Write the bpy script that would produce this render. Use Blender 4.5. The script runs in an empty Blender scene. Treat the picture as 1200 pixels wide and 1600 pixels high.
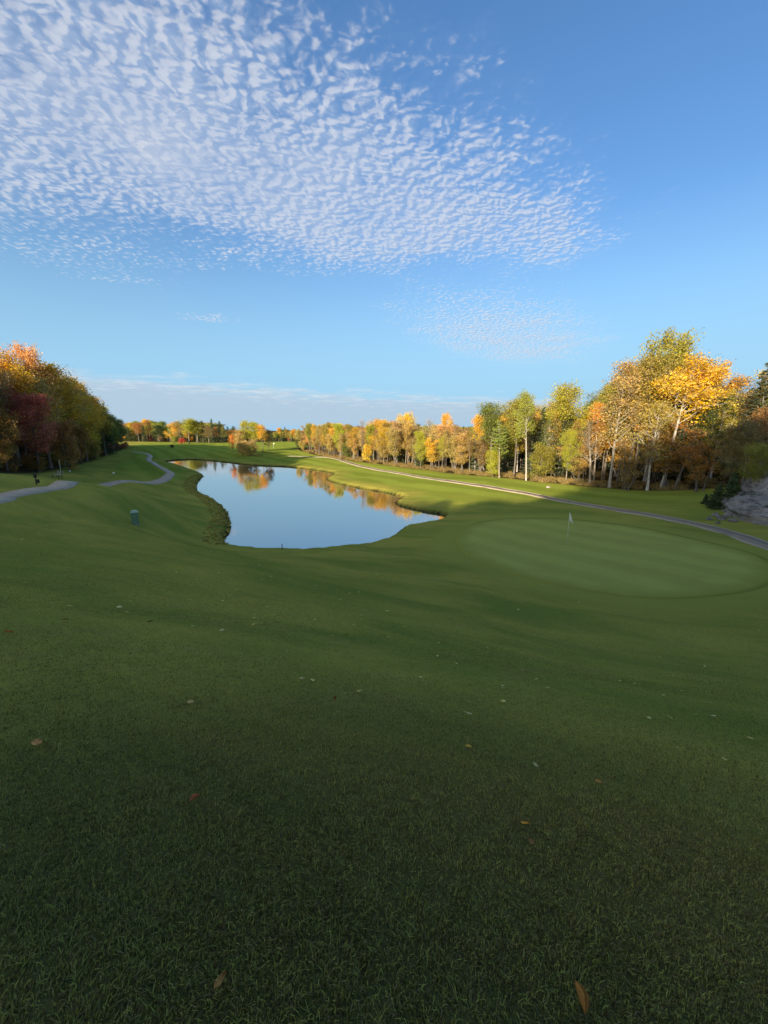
import bpy, bmesh, math, random
import numpy as np
from mathutils import Vector, Euler

sc = bpy.context.scene
COL = sc.collection
rng = np.random.default_rng(7)
random.seed(7)
R = math.radians

# ------------------------------------------------------------------ camera
PITCH = R(11.3)
EYE = np.array([0.0, 0.0, 9.0])          # the pond surface is z = 0
FPX = 640.0                              # focal length in pixels of the 1200x1600 picture
cam_d = bpy.data.cameras.new('camera')
cam_d.sensor_fit = 'VERTICAL'
cam_d.sensor_height = 36.0
cam_d.lens = 36.0 * FPX / 1600.0
cam_d.clip_start = 0.05
cam_d.clip_end = 12000
cam = bpy.data.objects.new('camera', cam_d)
COL.objects.link(cam)
cam.location = EYE
cam.rotation_euler = (math.pi / 2 - PITCH, 0, 0)
sc.camera = cam

# ------------------------------------------------------------------ light
SUN_EL = R(16)
SUN_AZ = R(28)        # direction the light travels, clockwise from +Y
EXPOSURE = 1.25
SKY_STRENGTH = 0.15
SUN_STRENGTH = 4.2
SKY_GRADE = (0.47, 0.56, 0.67)
SKY_GAMMA = 0.95
SKY_SAT = 1.2
SUN_TRAVEL = Vector((math.sin(SUN_AZ) * math.cos(SUN_EL), math.cos(SUN_AZ) * math.cos(SUN_EL), -math.sin(SUN_EL)))
sun_d = bpy.data.lights.new('sun', 'SUN')
sun_d.energy = SUN_STRENGTH
sun_d.angle = R(0.6)
sun_d.color = (1.0, 0.83, 0.60)
sun = bpy.data.objects.new('sun', sun_d)
COL.objects.link(sun)
sun.rotation_euler = SUN_TRAVEL.to_track_quat('-Z', 'Y').to_euler()
sun.location = (-60, -60, 80)

sc.view_settings.view_transform = 'Standard'
sc.view_settings.look = 'None'
sc.view_settings.exposure = EXPOSURE
sc.view_settings.gamma = 1.0
sc.view_settings.use_curve_mapping = False
sc.render.engine = 'CYCLES'
sc.cycles.use_denoising = True
sc.cycles.max_bounces = 8
sc.cycles.diffuse_bounces = 5
sc.cycles.glossy_bounces = 3
sc.cycles.transmission_bounces = 3
sc.cycles.transparent_max_bounces = 4
sc.cycles.caustics_reflective = False
sc.cycles.caustics_refractive = False


class NT:
    """small helper to write node trees"""
    def __init__(self, tree):
        self.t = tree
        tree.nodes.clear()

    def n(self, kind, **kw):
        nd = self.t.nodes.new(kind)
        for k, v in kw.items():
            setattr(nd, k, v)
        return nd

    def link(self, a, b):
        self.t.links.new(a, b)

    def put(self, sock, v):
        if isinstance(v, bpy.types.NodeSocket):
            self.t.links.new(v, sock)
        elif v is not None:
            sock.default_value = v

    def math(self, op, a, b=None, c=None, clamp=False):
        nd = self.n('ShaderNodeMath', operation=op, use_clamp=clamp)
        self.put(nd.inputs[0], a)
        if b is not None: self.put(nd.inputs[1], b)
        if c is not None: self.put(nd.inputs[2], c)
        return nd.outputs[0]

    def vmath(self, op, a, b=None):
        nd = self.n('ShaderNodeVectorMath', operation=op)
        self.put(nd.inputs[0], a)
        if b is not None: self.put(nd.inputs[1], b)
        return nd.outputs[0]

    def scale(self, a, s):
        nd = self.n('ShaderNodeVectorMath', operation='SCALE')
        self.put(nd.inputs[0], a)
        self.put(nd.inputs['Scale'], s)
        return nd.outputs[0]

    def noise(self, vec, scale, detail=3.0, rough=0.55, color=False, distortion=0.0):
        nd = self.n('ShaderNodeTexNoise')
        if vec is not None: self.put(nd.inputs['Vector'], vec)
        self.put(nd.inputs['Scale'], scale)
        nd.inputs['Detail'].default_value = detail
        nd.inputs['Roughness'].default_value = rough
        nd.inputs['Distortion'].default_value = distortion
        return nd.outputs['Color' if color else 'Fac']

    def ramp(self, fac, lo, hi, a=0.0, b=1.0, smooth=True):
        nd = self.n('ShaderNodeMapRange', interpolation_type='SMOOTHSTEP' if smooth else 'LINEAR', clamp=True)
        self.put(nd.inputs[0], fac)
        self.put(nd.inputs[1], lo)
        self.put(nd.inputs[2], hi)
        self.put(nd.inputs[3], a)
        self.put(nd.inputs[4], b)
        return nd.outputs[0]

    def mix(self, fac, a, b, mode='MIX'):
        nd = self.n('ShaderNodeMix', data_type='RGBA', blend_type=mode)
        self.put(nd.inputs['Factor'], fac)
        self.put(nd.inputs[6], a if not isinstance(a, tuple) else (*a, 1.0)[:4])
        self.put(nd.inputs[7], b if not isinstance(b, tuple) else (*b, 1.0)[:4])
        return nd.outputs[2]


# ------------------------------------------------------------------ world: clear evening sky with a high altocumulus sheet
world = bpy.data.worlds.new('World')
sc.world = world
world.use_nodes = True
w = NT(world.node_tree)
sky = w.n('ShaderNodeTexSky', sky_type='NISHITA')
sky.sun_disc = False
sky.sun_elevation = SUN_EL
sky.sun_rotation = SUN_AZ + math.pi
sky.altitude = 300
sky.air_density = 1.15
sky.dust_density = 4.0
sky.ozone_density = 2.0
tc = w.n('ShaderNodeTexCoord')
D = tc.outputs['Generated']
sep = w.n('ShaderNodeSeparateXYZ'); w.link(D, sep.inputs[0])
zc = w.math('MAXIMUM', sep.outputs['Z'], 0.015)
px_ = w.math('DIVIDE', sep.outputs['X'], zc)
py_ = w.math('DIVIDE', sep.outputs['Y'], zc)
cmb = w.n('ShaderNodeCombineXYZ'); w.link(px_, cmb.inputs[0]); w.link(py_, cmb.inputs[1])
PL = cmb.outputs[0]                     # the point of the cloud layer (height 1) in that direction
wob = w.scale(w.vmath('SUBTRACT', w.noise(PL, 1.7, 2.0, color=True), (0.5, 0.5, 0.5)), 0.55)
wob2 = w.scale(w.vmath('SUBTRACT', w.noise(PL, 6.0, 4.0, 0.65, color=True), (0.5, 0.5, 0.5)), 0.60)
PLW = w.vmath('ADD', w.vmath('ADD', PL, wob), wob2)


def blob(vec, cx, cy, ang, rx, ry, soft):
    """elliptical extent of a cloud bank on the cloud layer"""
    s = w.vmath('SUBTRACT', vec, (cx, cy, 0))
    ro = w.n('ShaderNodeVectorRotate', rotation_type='Z_AXIS')
    w.link(s, ro.inputs['Vector']); ro.inputs['Angle'].default_value = R(ang)
    q = w.vmath('MULTIPLY', ro.outputs[0], (1 / rx, 1 / ry, 0))
    ln = w.n('ShaderNodeVectorMath', operation='LENGTH'); w.link(q, ln.inputs[0])
    return w.ramp(ln.outputs['Value'], 1.0 + soft, 1.0 - soft)


# the coverage of the sheet: a broad bank drifting in from the upper left with a ragged hem
sw = w.n('ShaderNodeSeparateXYZ'); w.link(PLW, sw.inputs[0])
cx_, cy_ = sw.outputs['X'], sw.outputs['Y']
e1 = w.math('MULTIPLY', w.math('SUBTRACT', cy_, w.math('MULTIPLY_ADD', cx_, 0.82, 1.13)), 0.775)      # depth inside its clear-sky side
bot = w.ramp(cx_, -1.15, -0.35, 2.42, 2.95)
e2 = w.math('SUBTRACT', bot, cy_)
cover = w.math('MULTIPLY', w.ramp(e1, -0.08, 0.42), w.ramp(e2, -0.22, 0.55))
cover = w.math('MULTIPLY', cover, w.ramp(cx_, 1.40, 0.95))
cover = w.math('MULTIPLY', cover, w.ramp(cx_, -6.0, -2.4))
deep = w.math('MULTIPLY', w.ramp(e1, 0.15, 1.1), w.ramp(e2, 0.1, 0.9))
thin = blob(PLW, 1.45, 4.95, 32, 0.85, 1.9, 0.6)
thin = w.math('MAXIMUM', thin, w.math('MULTIPLY', blob(PLW, -1.7, 2.6, 0, 0.55, 0.45, 0.8), 0.55))
thin = w.math('MAXIMUM', thin, w.math('MULTIPLY', blob(PLW, -1.62, 3.95, 0, 0.28, 0.16, 0.7), 0.9))
thin = w.math('MAXIMUM', thin, w.math('MULTIPLY', blob(PLW, -0.5, 2.72, 0, 0.7, 0.22, 0.7), 0.75))


def density_group():
    g = bpy.data.node_groups.new('cloud_density', 'ShaderNodeTree')
    g.interface.new_socket('Vector', in_out='INPUT', socket_type='NodeSocketVector')
    g.interface.new_socket('Density', in_out='OUTPUT', socket_type='NodeSocketFloat')
    h = NT(g)
    gi = h.n('NodeGroupInput'); go = h.n('NodeGroupOutput')
    v = gi.outputs[0]
    wv = h.vmath('ADD', v, h.scale(h.vmath('SUBTRACT', h.noise(v, 9.0, 3.0, color=True), (0.5, 0.5, 0.5)), 0.10))
    st = h.vmath('MULTIPLY', wv, (1.0, 0.9, 1.0))
    def vor(vec, s, sm):
        nd = h.n('ShaderNodeTexVoronoi', feature='SMOOTH_F1' if sm > 0.55 else 'F1', voronoi_dimensions='2D')
        h.put(nd.inputs['Vector'], vec); nd.inputs['Scale'].default_value = s
        if sm > 0.55: nd.inputs['Smoothness'].default_value = sm
        return nd.outputs['Distance']
    a = h.ramp(vor(st, 23.0, 0.9), 0.70, 0.0, smooth=False)
    b = h.ramp(vor(wv, 42.0, 0.5), 0.70, 0.0, smooth=False)
    f = h.noise(wv, 26.0, 6.0, 0.6)
    big = h.noise(v, 2.6, 3.0, 0.5)
    s = h.math('MULTIPLY', a, 0.46)
    s = h.math('MULTIPLY_ADD', b, 0.24, s)
    s = h.math('MULTIPLY_ADD', f, 0.50, s)
    s = h.math('MULTIPLY_ADD', h.math('SUBTRACT', big, 0.5), 0.75, s)
    h.link(s, go.inputs[0])
    return g


dg_ = density_group()
def dens(vec):
    nd = w.n('ShaderNodeGroup'); nd.node_tree = dg_
    w.link(vec, nd.inputs[0])
    return nd.outputs[0]
d0 = dens(PL)
d1 = dens(w.vmath('ADD', PL, (-0.014, -0.015, 0)))      # a step towards the sun
# opacity
thr = w.ramp(cover, 0.0, 1.0, 0.98, 0.34, smooth=False)
op_main = w.ramp(w.math('SUBTRACT', d0, thr), -0.24, 0.60)
op_main = w.math('MULTIPLY', op_main, w.ramp(cover, 0.02, 0.35))
veil = w.math('MULTIPLY', w.math('MULTIPLY_ADD', deep, 0.8, w.math('MULTIPLY', cover, 0.2)), w.ramp(w.noise(PL, 2.3, 5.0, 0.6), 0.28, 0.72, 0.30, 1.0))
op_main = w.math('SUBTRACT', 1.0, w.math('MULTIPLY', w.math('SUBTRACT', 1.0, op_main), w.math('SUBTRACT', 1.0, veil)))
thr2 = w.ramp(thin, 0.0, 1.0, 0.95, 0.40, smooth=False)
op_thin = w.math('MULTIPLY', w.ramp(w.math('SUBTRACT', d0, thr2), -0.20, 0.50), w.ramp(thin, 0.02, 0.4))
op_hi = w.math('MAXIMUM', w.math('MULTIPLY', op_main, 0.82), w.math('MULTIPLY', op_thin, 0.80))
lit = w.ramp(w.math('SUBTRACT', d0, d1), -0.14, 0.16)
lit = w.math('MULTIPLY', lit, w.ramp(op_main, 1.0, 0.4, 0.72, 1.0))
soft = w.math('MULTIPLY', w.math('MULTIPLY', deep, w.ramp(w.noise(PL, 1.4, 3.0), 0.35, 0.65, 0.35, 1.0)), 0.75)
lit = w.math('ADD', w.math('MULTIPLY', lit, w.math('SUBTRACT', 1.0, soft)), w.math('MULTIPLY', soft, w.ramp(w.noise(PL, 5.0, 5.0, 0.6), 0.3, 0.7, 0.35, 0.85)))
K = 1.0 / SKY_STRENGTH / (2 ** EXPOSURE)
c_lit = tuple(x * K for x in (0.82, 0.83, 0.87))
c_shd = tuple(x * K for x in (0.37, 0.50, 0.73))
c_hi = w.mix(lit, c_shd, c_lit)
gm = w.n('ShaderNodeGamma'); gm.inputs['Gamma'].default_value = SKY_GAMMA
w.link(sky.outputs[0], gm.inputs['Color'])
hsv = w.n('ShaderNodeHueSaturation')
hsv.inputs['Saturation'].default_value = SKY_SAT
w.link(gm.outputs[0], hsv.inputs['Color'])
sky_c = w.mix(1.0, hsv.outputs[0], tuple(SKY_GRADE), 'MULTIPLY')
# pale clear air above the horizon, all the way round
el = w.math('MULTIPLY', w.math('ARCSINE', sep.outputs['Z']), 57.2958)
dsun = w.n('ShaderNodeVectorMath', operation='DOT_PRODUCT'); w.link(D, dsun.inputs[0]); dsun.inputs[1].default_value = -SUN_TRAVEL
away = w.ramp(dsun.outputs['Value'], 0.35, -0.25)          # 0 towards the sun, where the sky glows
sky_c = w.mix(w.math('MULTIPLY', w.math('MULTIPLY', w.ramp(el, 26.0, 1.0), 0.9), away), sky_c, tuple(x * K for x in (0.37, 0.68, 0.95)))
col = w.mix(op_hi, sky_c, c_hi)
# the long low bank towards the horizon
az = w.math('MULTIPLY', w.math('ARCTAN2', sep.outputs['X'], sep.outputs['Y']), 57.2958)
cb = w.n('ShaderNodeCombineXYZ'); w.link(w.math('MULTIPLY', az, 0.10), cb.inputs[0]); w.link(w.math('MULTIPLY', el, 0.75), cb.inputs[1])
nb = w.noise(cb.outputs[0], 1.7, 7.0, 0.66)
topo = w.math('MULTIPLY_ADD', az, -0.045, 4.7)
topo = w.math('MINIMUM', topo, 6.9)
edge = w.math('SUBTRACT', topo, el)
bank = w.ramp(w.math('MULTIPLY_ADD', w.math('SUBTRACT', nb, 0.5), 5.5, edge), -0.6, 1.3)
bank = w.math('MULTIPLY', bank, w.ramp(az, -52, -33))
bank = w.math('MULTIPLY', bank, w.ramp(az, 62, 34))
bank = w.math('MULTIPLY', bank, w.ramp(el, -0.5, 1.5, 0.0, 1.0))
nb2 = w.noise(cb.outputs[0], 4.0, 6.0, 0.68)
c_bank = w.mix(w.ramp(w.math('MULTIPLY_ADD', edge, -0.12, nb2), 0.25, 0.75), tuple(x * K for x in (0.47, 0.60, 0.73)), tuple(x * K for x in (0.80, 0.85, 0.88)))
col = w.mix(w.math('MULTIPLY', bank, 0.85), col, c_bank)
bg = w.n('ShaderNodeBackground')
w.link(col, bg.inputs['Color'])
bg.inputs['Strength'].default_value = SKY_STRENGTH
wo = w.n('ShaderNodeOutputWorld')
w.link(bg.outputs[0], wo.inputs[0])
world.cycles.sampling_method = 'MANUAL'
world.cycles.sample_map_resolution = 512

# ------------------------------------------------------------------ from picture to place
FWD = np.array([0, math.cos(PITCH), -math.sin(PITCH)])
UPV = np.array([0, math.sin(PITCH), math.cos(PITCH)])


def at_depth(u, v, d):
    """point seen at pixel (u,v) of the 1200x1600 picture, d metres in front of the camera"""
    return EYE + d * (FWD + UPV * (800 - v) / FPX + np.array([(u - 600) / FPX, 0, 0]))


def at_height(u, v, z):
    q = at_depth(u, v, 1.0) - EYE
    return EYE + q * (z - EYE[2]) / q[2]


def smooth_poly(pts, n=4, closed=True):
    P = np.array(pts, float)
    out = []
    N = len(P)
    for i in range(N if closed else N - 1):
        p0, p1, p2, p3 = (P[(i + k) % N] if closed else P[min(max(i + k, 0), N - 1)] for k in (-1, 0, 1, 2))
        for j in range(n):
            t = j / n
            out.append(0.5 * ((2 * p1) + (-p0 + p2) * t + (2 * p0 - 5 * p1 + 4 * p2 - p3) * t * t + (-p0 + 3 * p1 - 3 * p2 + p3) * t ** 3))
    if not closed:
        out.append(P[-1])
    return np.array(out)


def sstep(a, b, x):
    t = np.clip((x - a) / (b - a), 0, 1)
    return t * t * (3 - 2 * t)


# ------------------------------------------------------------------ the lie of the land
POND_PX = [(260, 721, 0), (297, 718, 0), (340, 721, 0), (393, 727, 0), (447, 729.5, 0), (500, 736, 0), (521, 741, 0), (510, 750, 0), (550, 761, 0),
           (600, 770, 0), (626, 778, 0), (616, 788, 0), (657, 799, 0), (690, 805, 0),
           (683, 811, .2), (651, 817, .2), (627, 822, .2), (614, 833, .2), (585, 845, .2), (523, 852, .2), (470, 856, .2), (447, 856, .2), (407, 854, .2),
           (366, 850, .2), (352, 840, .2), (361, 821, .3), (358, 806, .3), (351, 791, .3), (337, 780, .3), (313, 769, .2), (307, 761, .2), (310, 751, .2), (317, 741, .1),
           (297, 733, 0), (276, 726, 0)]
POND = smooth_poly([at_height(*p)[:2] for p in POND_PX], 4)


def poly_sd(poly, x, y):
    """signed distance to a polygon, positive outside"""
    x = np.asarray(x, float); y = np.asarray(y, float)
    best = np.full(x.shape, 1e9)
    inside = np.zeros(x.shape, bool)
    N = len(poly)
    for i in range(N):
        ax, ay = poly[i]; bx, by = poly[(i + 1) % N]
        dx, dy = bx - ax, by - ay
        t = np.clip(((x - ax) * dx + (y - ay) * dy) / (dx * dx + dy * dy + 1e-12), 0, 1)
        best = np.minimum(best, (x - ax - t * dx) ** 2 + (y - ay - t * dy) ** 2)
        c = (ay > y) != (by > y)
        with np.errstate(divide='ignore', invalid='ignore'):
            xi = ax + (y - ay) * dx / (dy if dy != 0 else 1e-12)
        inside ^= c & (x < xi)
    sd = np.sqrt(best)
    return np.where(inside, -sd, sd)


CTRL = np.array([
    # the hill the photographer stands on
    (0, 0, 7.4), (0, 1.5, 7.1), (0, 3, 6.5), (0, 5, 5.7), (0, 8, 4.6), (0, 12, 3.4), (0, 16, 2.5), (0, 20, 1.7), (0, 25, .95), (-6, 30, .5),
    (0, -8, 8.1), (-15, -8, 8.4), (15, -8, 8.4), (-25, -25, 11), (25, -25, 10.5), (0, -40, 14), (-48, -32, 15.5), (-60, -50, 17), (60, -50, 14), (0, -100, 18),
    (-5, 3, 6.95), (-12, 4, 6.75), (-10, 10, 5.2), (-10, 20, 2.9), (-20, 15, 5.0), (-20, 8, 6.1), (-30, 20, 5.6), (-30, 6, 6.9), (-40, 20, 6.0), (-45, 0, 7.5),
    (3, 4, 5.75), (5, 2.5, 6.1), (5, 8, 3.9), (10, 4, 5.0), (9, 13, 1.85), (14, 12, 2.0), (20, 11, 2.6), (20, 3, 5.2), (28, 12, 3.2), (32, 4, 5.6), (45, 10, 6.5), (6, 18, 1.5),
    # left terrace, tee and left shore
    (-16, 26.5, 3.0), (-25, 28, 4.7), (-30, 38, 4.2), (-22, 33, 3.9), (-14, 33, 1.5), (-16, 39, .9), (-20, 48, .8), (-26, 58, .6), (-32, 47, 2.6), (-28, 44, 2.3),
    (-35, 57, 1.85), (-36, 70, 1.5), (-33, 40, 4.6), (-26, 37, 4.3), (-33, 46, 2.3), (-35, 51, 1.85), (-38, 40, 4.9), (-43, 48, 4.0), (-52, 65, 3.4), (-66, 90, 2.8), (-90, 130, 2.4), (-107, 170, 1.8),
    (-45, 85, 1.2), (-55, 105, 1.0), (-64, 125, .6), (-80, 120, 2.0), (-60, 40, 5.5), (-80, 80, 4.0),
    # the green and the right side
    (13.2, 28.6, 1.1), (12, 38, .95), (17, 20, 1.45), (9, 20, 1.25), (24, 26, 1.5), (23, 17, 1.85), (27, 24, 1.6), (24, 36, 1.45), (20, 52, 1.3), (32, 49, 1.7),
    (14, 65, 1.3), (30, 32, 1.6), (36, 33, 3.5), (42, 30, 6), (45, 42, 5), (60, 30, 9), (60, 60, 5), (40, 18, 5), (6, 32, .8), (6, 40, .6), (4, 27, .9),
    # far shore, fairways and the country behind
    (6, 47, .5), (5, 56, .85), (11, 73, 1.0), (-8, 88, .5), (-10, 112, 1.1), (-5, 140, 1.5), (20, 110, 2), (50, 100, 3), (-30, 132, .9), (-45, 145, 1.5),
    (-70, 150, 1.3), (-70, 180, 1.6), (-120, 290, 1.0), (-100, 230, 1.4), (0, 200, 2.5), (-60, 240, 2.4), (0, 300, 2.5), (-200, 200, 3), (100, 200, 4), (-150, 400, 3), (100, 400, 3),
    (0, 700, 2), (700, 700, 3), (-700, 700, 3), (700, 0, 8), (-700, 0, 8), (0, -700, 10), (700, -700, 10), (-700, -700, 10), (200, 60, 8), (-200, 60, 6),
], float)


def tps_fit(P, lam=0.25):
    """smoothing spline through the surveyed heights"""
    n = len(P)
    d2 = ((P[:, None, :2] - P[None, :, :2]) ** 2).sum(-1)
    Kk = np.where(d2 > 0, 0.5 * d2 * np.log(d2 + 1e-12), 0) / 100.0
    Kk += np.eye(n) * lam
    A = np.zeros((n + 3, n + 3))
    A[:n, :n] = Kk
    A[:n, n] = 1; A[:n, n + 1:] = P[:, :2]
    A[n, :n] = 1; A[n + 1:, :n] = P[:, :2].T
    b = np.zeros(n + 3); b[:n] = P[:, 2]
    return np.linalg.solve(A, b)


TPSC = tps_fit(CTRL, 0.08)


def tps(x, y):
    out = TPSC[-3] + TPSC[-2] * x + TPSC[-1] * y
    for (cx, cy, _), c in zip(CTRL, TPSC):
        d2 = (x - cx) ** 2 + (y - cy) ** 2
        out = out + c * 0.5 * d2 * np.log(d2 + 1e-12) / 100.0
    return out


def height_fn(x, y):
    x = np.asarray(x, float); y = np.asarray(y, float)
    r = np.hypot(x, y)
    z = tps(np.clip(x, -700, 700), np.clip(y, -700, 700))
    z = np.where(r > 500, z * sstep(900, 500, r) + 3 * sstep(500, 900, r), z)
    # gentle swells
    z = z + 0.10 * np.sin(x * 0.21 + 1.3 * np.sin(y * 0.11)) * np.sin(y * 0.17 + 0.7) * sstep(12, 30, r) + 0.03 * np.sin(x * 0.9 + y * 0.4) * np.sin(y * 0.7 - x * 0.3) * sstep(1, 5, r)
    near = (x > -100) & (x < 40) & (y > 15) & (y < 160)
    sd = np.full(x.shape, 99.0)
    if near.any():
        sd[near] = poly_sd(POND, x[near], y[near])
    sd = sd + np.where(sd < 3, 0.16 * np.sin(x * 1.7 + 2 * np.sin(y * 0.9)) * np.sin(y * 1.9 + x * 0.6) + 0.08 * np.sin(x * 4.1 + y * 3.3), 0)
    shore = np.where(sd > 0, 0.34 * sstep(0.0, 0.7, sd) + 0.045 * sd, -0.06 + np.maximum(sd * 0.7, -1.6))
    wgt = sstep(0.5, 9.0, sd)
    z = np.where(sd < 9, shore * (1 - wgt) + np.maximum(z, 0.3) * wgt, np.maximum(z, 0.25))
    return z


def axis(lo, a, b, hi, step, grow):
    mid = np.arange(a, b + 1e-6, step)
    left, s, p = [], step, a
    while p > lo:
        s *= grow; p -= s; left.append(p)
    right, s, p = [], step, b
    while p < hi:
        s *= grow; p += s; right.append(p)
    return np.array(left[::-1] + list(mid) + right)


GX = axis(-2500, -70, 46, 2500, 0.5, 1.13)
GY = axis(-1200, -4, 140, 4000, 0.5, 1.13)
MX, MY = np.meshgrid(GX, GY)
MZ = height_fn(MX, MY)


def ground_z(x, y):
    """height of the ground mesh itself"""
    x = np.asarray(x, float); y = np.asarray(y, float)
    i = np.clip(np.searchsorted(GX, x) - 1, 0, len(GX) - 2)
    j = np.clip(np.searchsorted(GY, y) - 1, 0, len(GY) - 2)
    fx = (x - GX[i]) / (GX[i + 1] - GX[i]); fy = (y - GY[j]) / (GY[j + 1] - GY[j])
    return (MZ[j, i] * (1 - fx) * (1 - fy) + MZ[j, i + 1] * fx * (1 - fy) + MZ[j + 1, i] * (1 - fx) * fy + MZ[j + 1, i + 1] * fx * fy)


def ground_normal(x, y, e=0.4):
    gx = (ground_z(x + e, y) - ground_z(x - e, y)) / (2 * e)
    gy = (ground_z(x, y + e) - ground_z(x, y - e)) / (2 * e)
    n = np.stack([-gx, -gy, np.ones_like(gx)], -1)
    return n / np.linalg.norm(n, axis=-1, keepdims=True)


def on_ground(u, v, dmax=400):
    """where the line of sight through a pixel first meets the ground"""
    ds = np.concatenate([np.arange(0.3, 60, 0.05), np.arange(60, dmax, 0.25)])
    q = at_depth(u, v, 1.0) - EYE
    P = EYE + ds[:, None] * q
    below = P[:, 2] <= ground_z(P[:, 0], P[:, 1])
    k = int(np.argmax(below)) if below.any() else len(ds) - 1
    return P[k]


# ------------------------------------------------------------------ mesh and object helpers
def mesh_np(name, verts, faces, mats=(), smooth=False, mat_idx=None):
    me = bpy.data.meshes.new(name)
    verts = np.asarray(verts, np.float32)
    faces = np.asarray(faces, np.int32)
    k = faces.shape[1]
    me.vertices.add(len(verts)); me.vertices.foreach_set('co', verts.ravel())
    me.loops.add(faces.size); me.loops.foreach_set('vertex_index', faces.ravel())
    me.polygons.add(len(faces))
    me.polygons.foreach_set('loop_start', np.arange(0, faces.size, k, dtype=np.int32))
    for m in mats:
        me.materials.append(m)
    if mat_idx is not None:
        me.polygons.foreach_set('material_index', np.asarray(mat_idx, np.int32))
    me.update(calc_edges=True)
    me.validate()
    if smooth:
        me.polygons.foreach_set('use_smooth', np.ones(len(me.polygons), bool))
    return me


def link(name, data, parent=None, loc=None, rot=None, scl=None):
    o = bpy.data.objects.new(name, data)
    COL.objects.link(o)
    if parent is not None: o.parent = parent
    if loc is not None: o.location = [float(a) for a in loc]
    if rot is not None: o.rotation_euler = rot
    if scl is not None: o.scale = scl if hasattr(scl, '__len__') else (scl,) * 3
    return o


def tag(o, label=None, cat=None, group=None, kind=None):
    if label: o['label'] = label
    if cat: o['category'] = cat
    if group: o['group'] = group
    if kind: o['kind'] = kind
    return o


def bm_obj(name, bm, mat, parent=None, smooth=False, **kw):
    me = bpy.data.meshes.new(name)
    bm.normal_update()
    bm.to_mesh(me); bm.free()
    me.materials.append(mat)
    if smooth:
        for p in me.polygons: p.use_smooth = True
    return link(name, me, parent, **kw)


def add_box(bm, cx, cy, cz, sx, sy, sz, bevel=0.0, rot=None):
    r = bmesh.ops.create_cube(bm, size=1.0)
    vs = r['verts']
    bmesh.ops.scale(bm, vec=(sx, sy, sz), verts=vs)
    if bevel:
        es = list({e for v_ in vs for e in v_.link_edges})
        rb = bmesh.ops.bevel(bm, geom=es, offset=bevel, segments=2, affect='EDGES')
        vs = list({v_ for f in rb['faces'] for v_ in f.verts} | {v_ for v_ in vs if v_.is_valid})
    if rot is not None:
        bmesh.ops.rotate(bm, cent=(0, 0, 0), matrix=Euler(rot).to_matrix(), verts=vs)
    bmesh.ops.translate(bm, vec=(cx, cy, cz), verts=vs)
    return vs


def add_lathe(bm, prof, n=14, center=(0, 0, 0)):
    rings = []
    for r_, z_ in prof:
        rings.append([bm.verts.new((center[0] + r_ * math.cos(2 * math.pi * k / n), center[1] + r_ * math.sin(2 * math.pi * k / n), center[2] + z_)) for k in range(n)])
    for a, b in zip(rings, rings[1:]):
        for k in range(n):
            bm.faces.new((a[k], a[(k + 1) % n], b[(k + 1) % n], b[k]))
    bm.faces.new(rings[0][::-1]); bm.faces.new(rings[-1])


# ------------------------------------------------------------------ materials
def new_mat(name):
    m = bpy.data.materials.new(name)
    m.use_nodes = True
    return m, NT(m.node_tree)


def finish(t, shader, disp=None):
    o = t.n('ShaderNodeOutputMaterial')
    t.link(shader, o.inputs['Surface'])


def principled(t, color, rough=0.8, spec=0.3, normal=None, **kw):
    p = t.n('ShaderNodeBsdfPrincipled')
    t.put(p.inputs['Base Color'], color if not isinstance(color, tuple) else (*color, 1.0)[:4])
    t.put(p.inputs['Roughness'], rough)
    t.put(p.inputs['Specular IOR Level'], spec)
    if normal is not None: t.link(normal, p.inputs['Normal'])
    for k, v in kw.items():
        t.put(p.inputs[k], v)
    return p.outputs[0]


def bump(t, h, strength, dist):
    b = t.n('ShaderNodeBump')
    t.put(b.inputs['Height'], h)
    b.inputs['Strength'].default_value = strength
    b.inputs['Distance'].default_value = dist
    return b.outputs[0]


def simple_mat(name, color, rough=0.6, spec=0.4, var=0.12, scale=14.0, **kw):
    m, t = new_mat(name)
    g = t.n('ShaderNodeNewGeometry')
    n_ = t.noise(g.outputs['Position'], scale, 4.0)
    c = t.mix(n_, tuple(x * (1 - var) for x in color), tuple(min(1, x * (1 + var)) for x in color))
    finish(t, principled(t, c, rough, spec, bump(t, n_, 0.15, 0.01), **kw))
    return m


GRASS_A = (0.50, 0.425, 0.072)
GRASS_B = (0.265, 0.305, 0.045)
GRASS_DRY = (0.48, 0.335, 0.100)


def grass_color(t, pos):
    """colour of the turf at a place: greener and drier patches drawn out along the slope, the same for the sheet and for the blades on it"""
    ro = t.n('ShaderNodeVectorRotate', rotation_type='Z_AXIS'); t.link(pos, ro.inputs['Vector']); ro.inputs['Angle'].default_value = R(24)
    st = t.vmath('MULTIPLY', ro.outputs[0], (0.38, 1.0, 0.2))
    n1 = t.noise(st, 0.34, 5.0, 0.62, distortion=0.5)
    n2 = t.noise(pos, 0.9, 5.0, 0.65)
    n3 = t.noise(st, 3.6, 4.0, 0.6)
    c = t.mix(t.ramp(n1, 0.34, 0.66), GRASS_B, GRASS_A)
    c = t.mix(t.math('MULTIPLY', t.ramp(n2, 0.50, 0.75), 0.40), c, GRASS_DRY)
    c = t.mix(t.math('MULTIPLY', t.ramp(n3, 0.52, 0.80), 0.30), c, GRASS_DRY)
    return c


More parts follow.
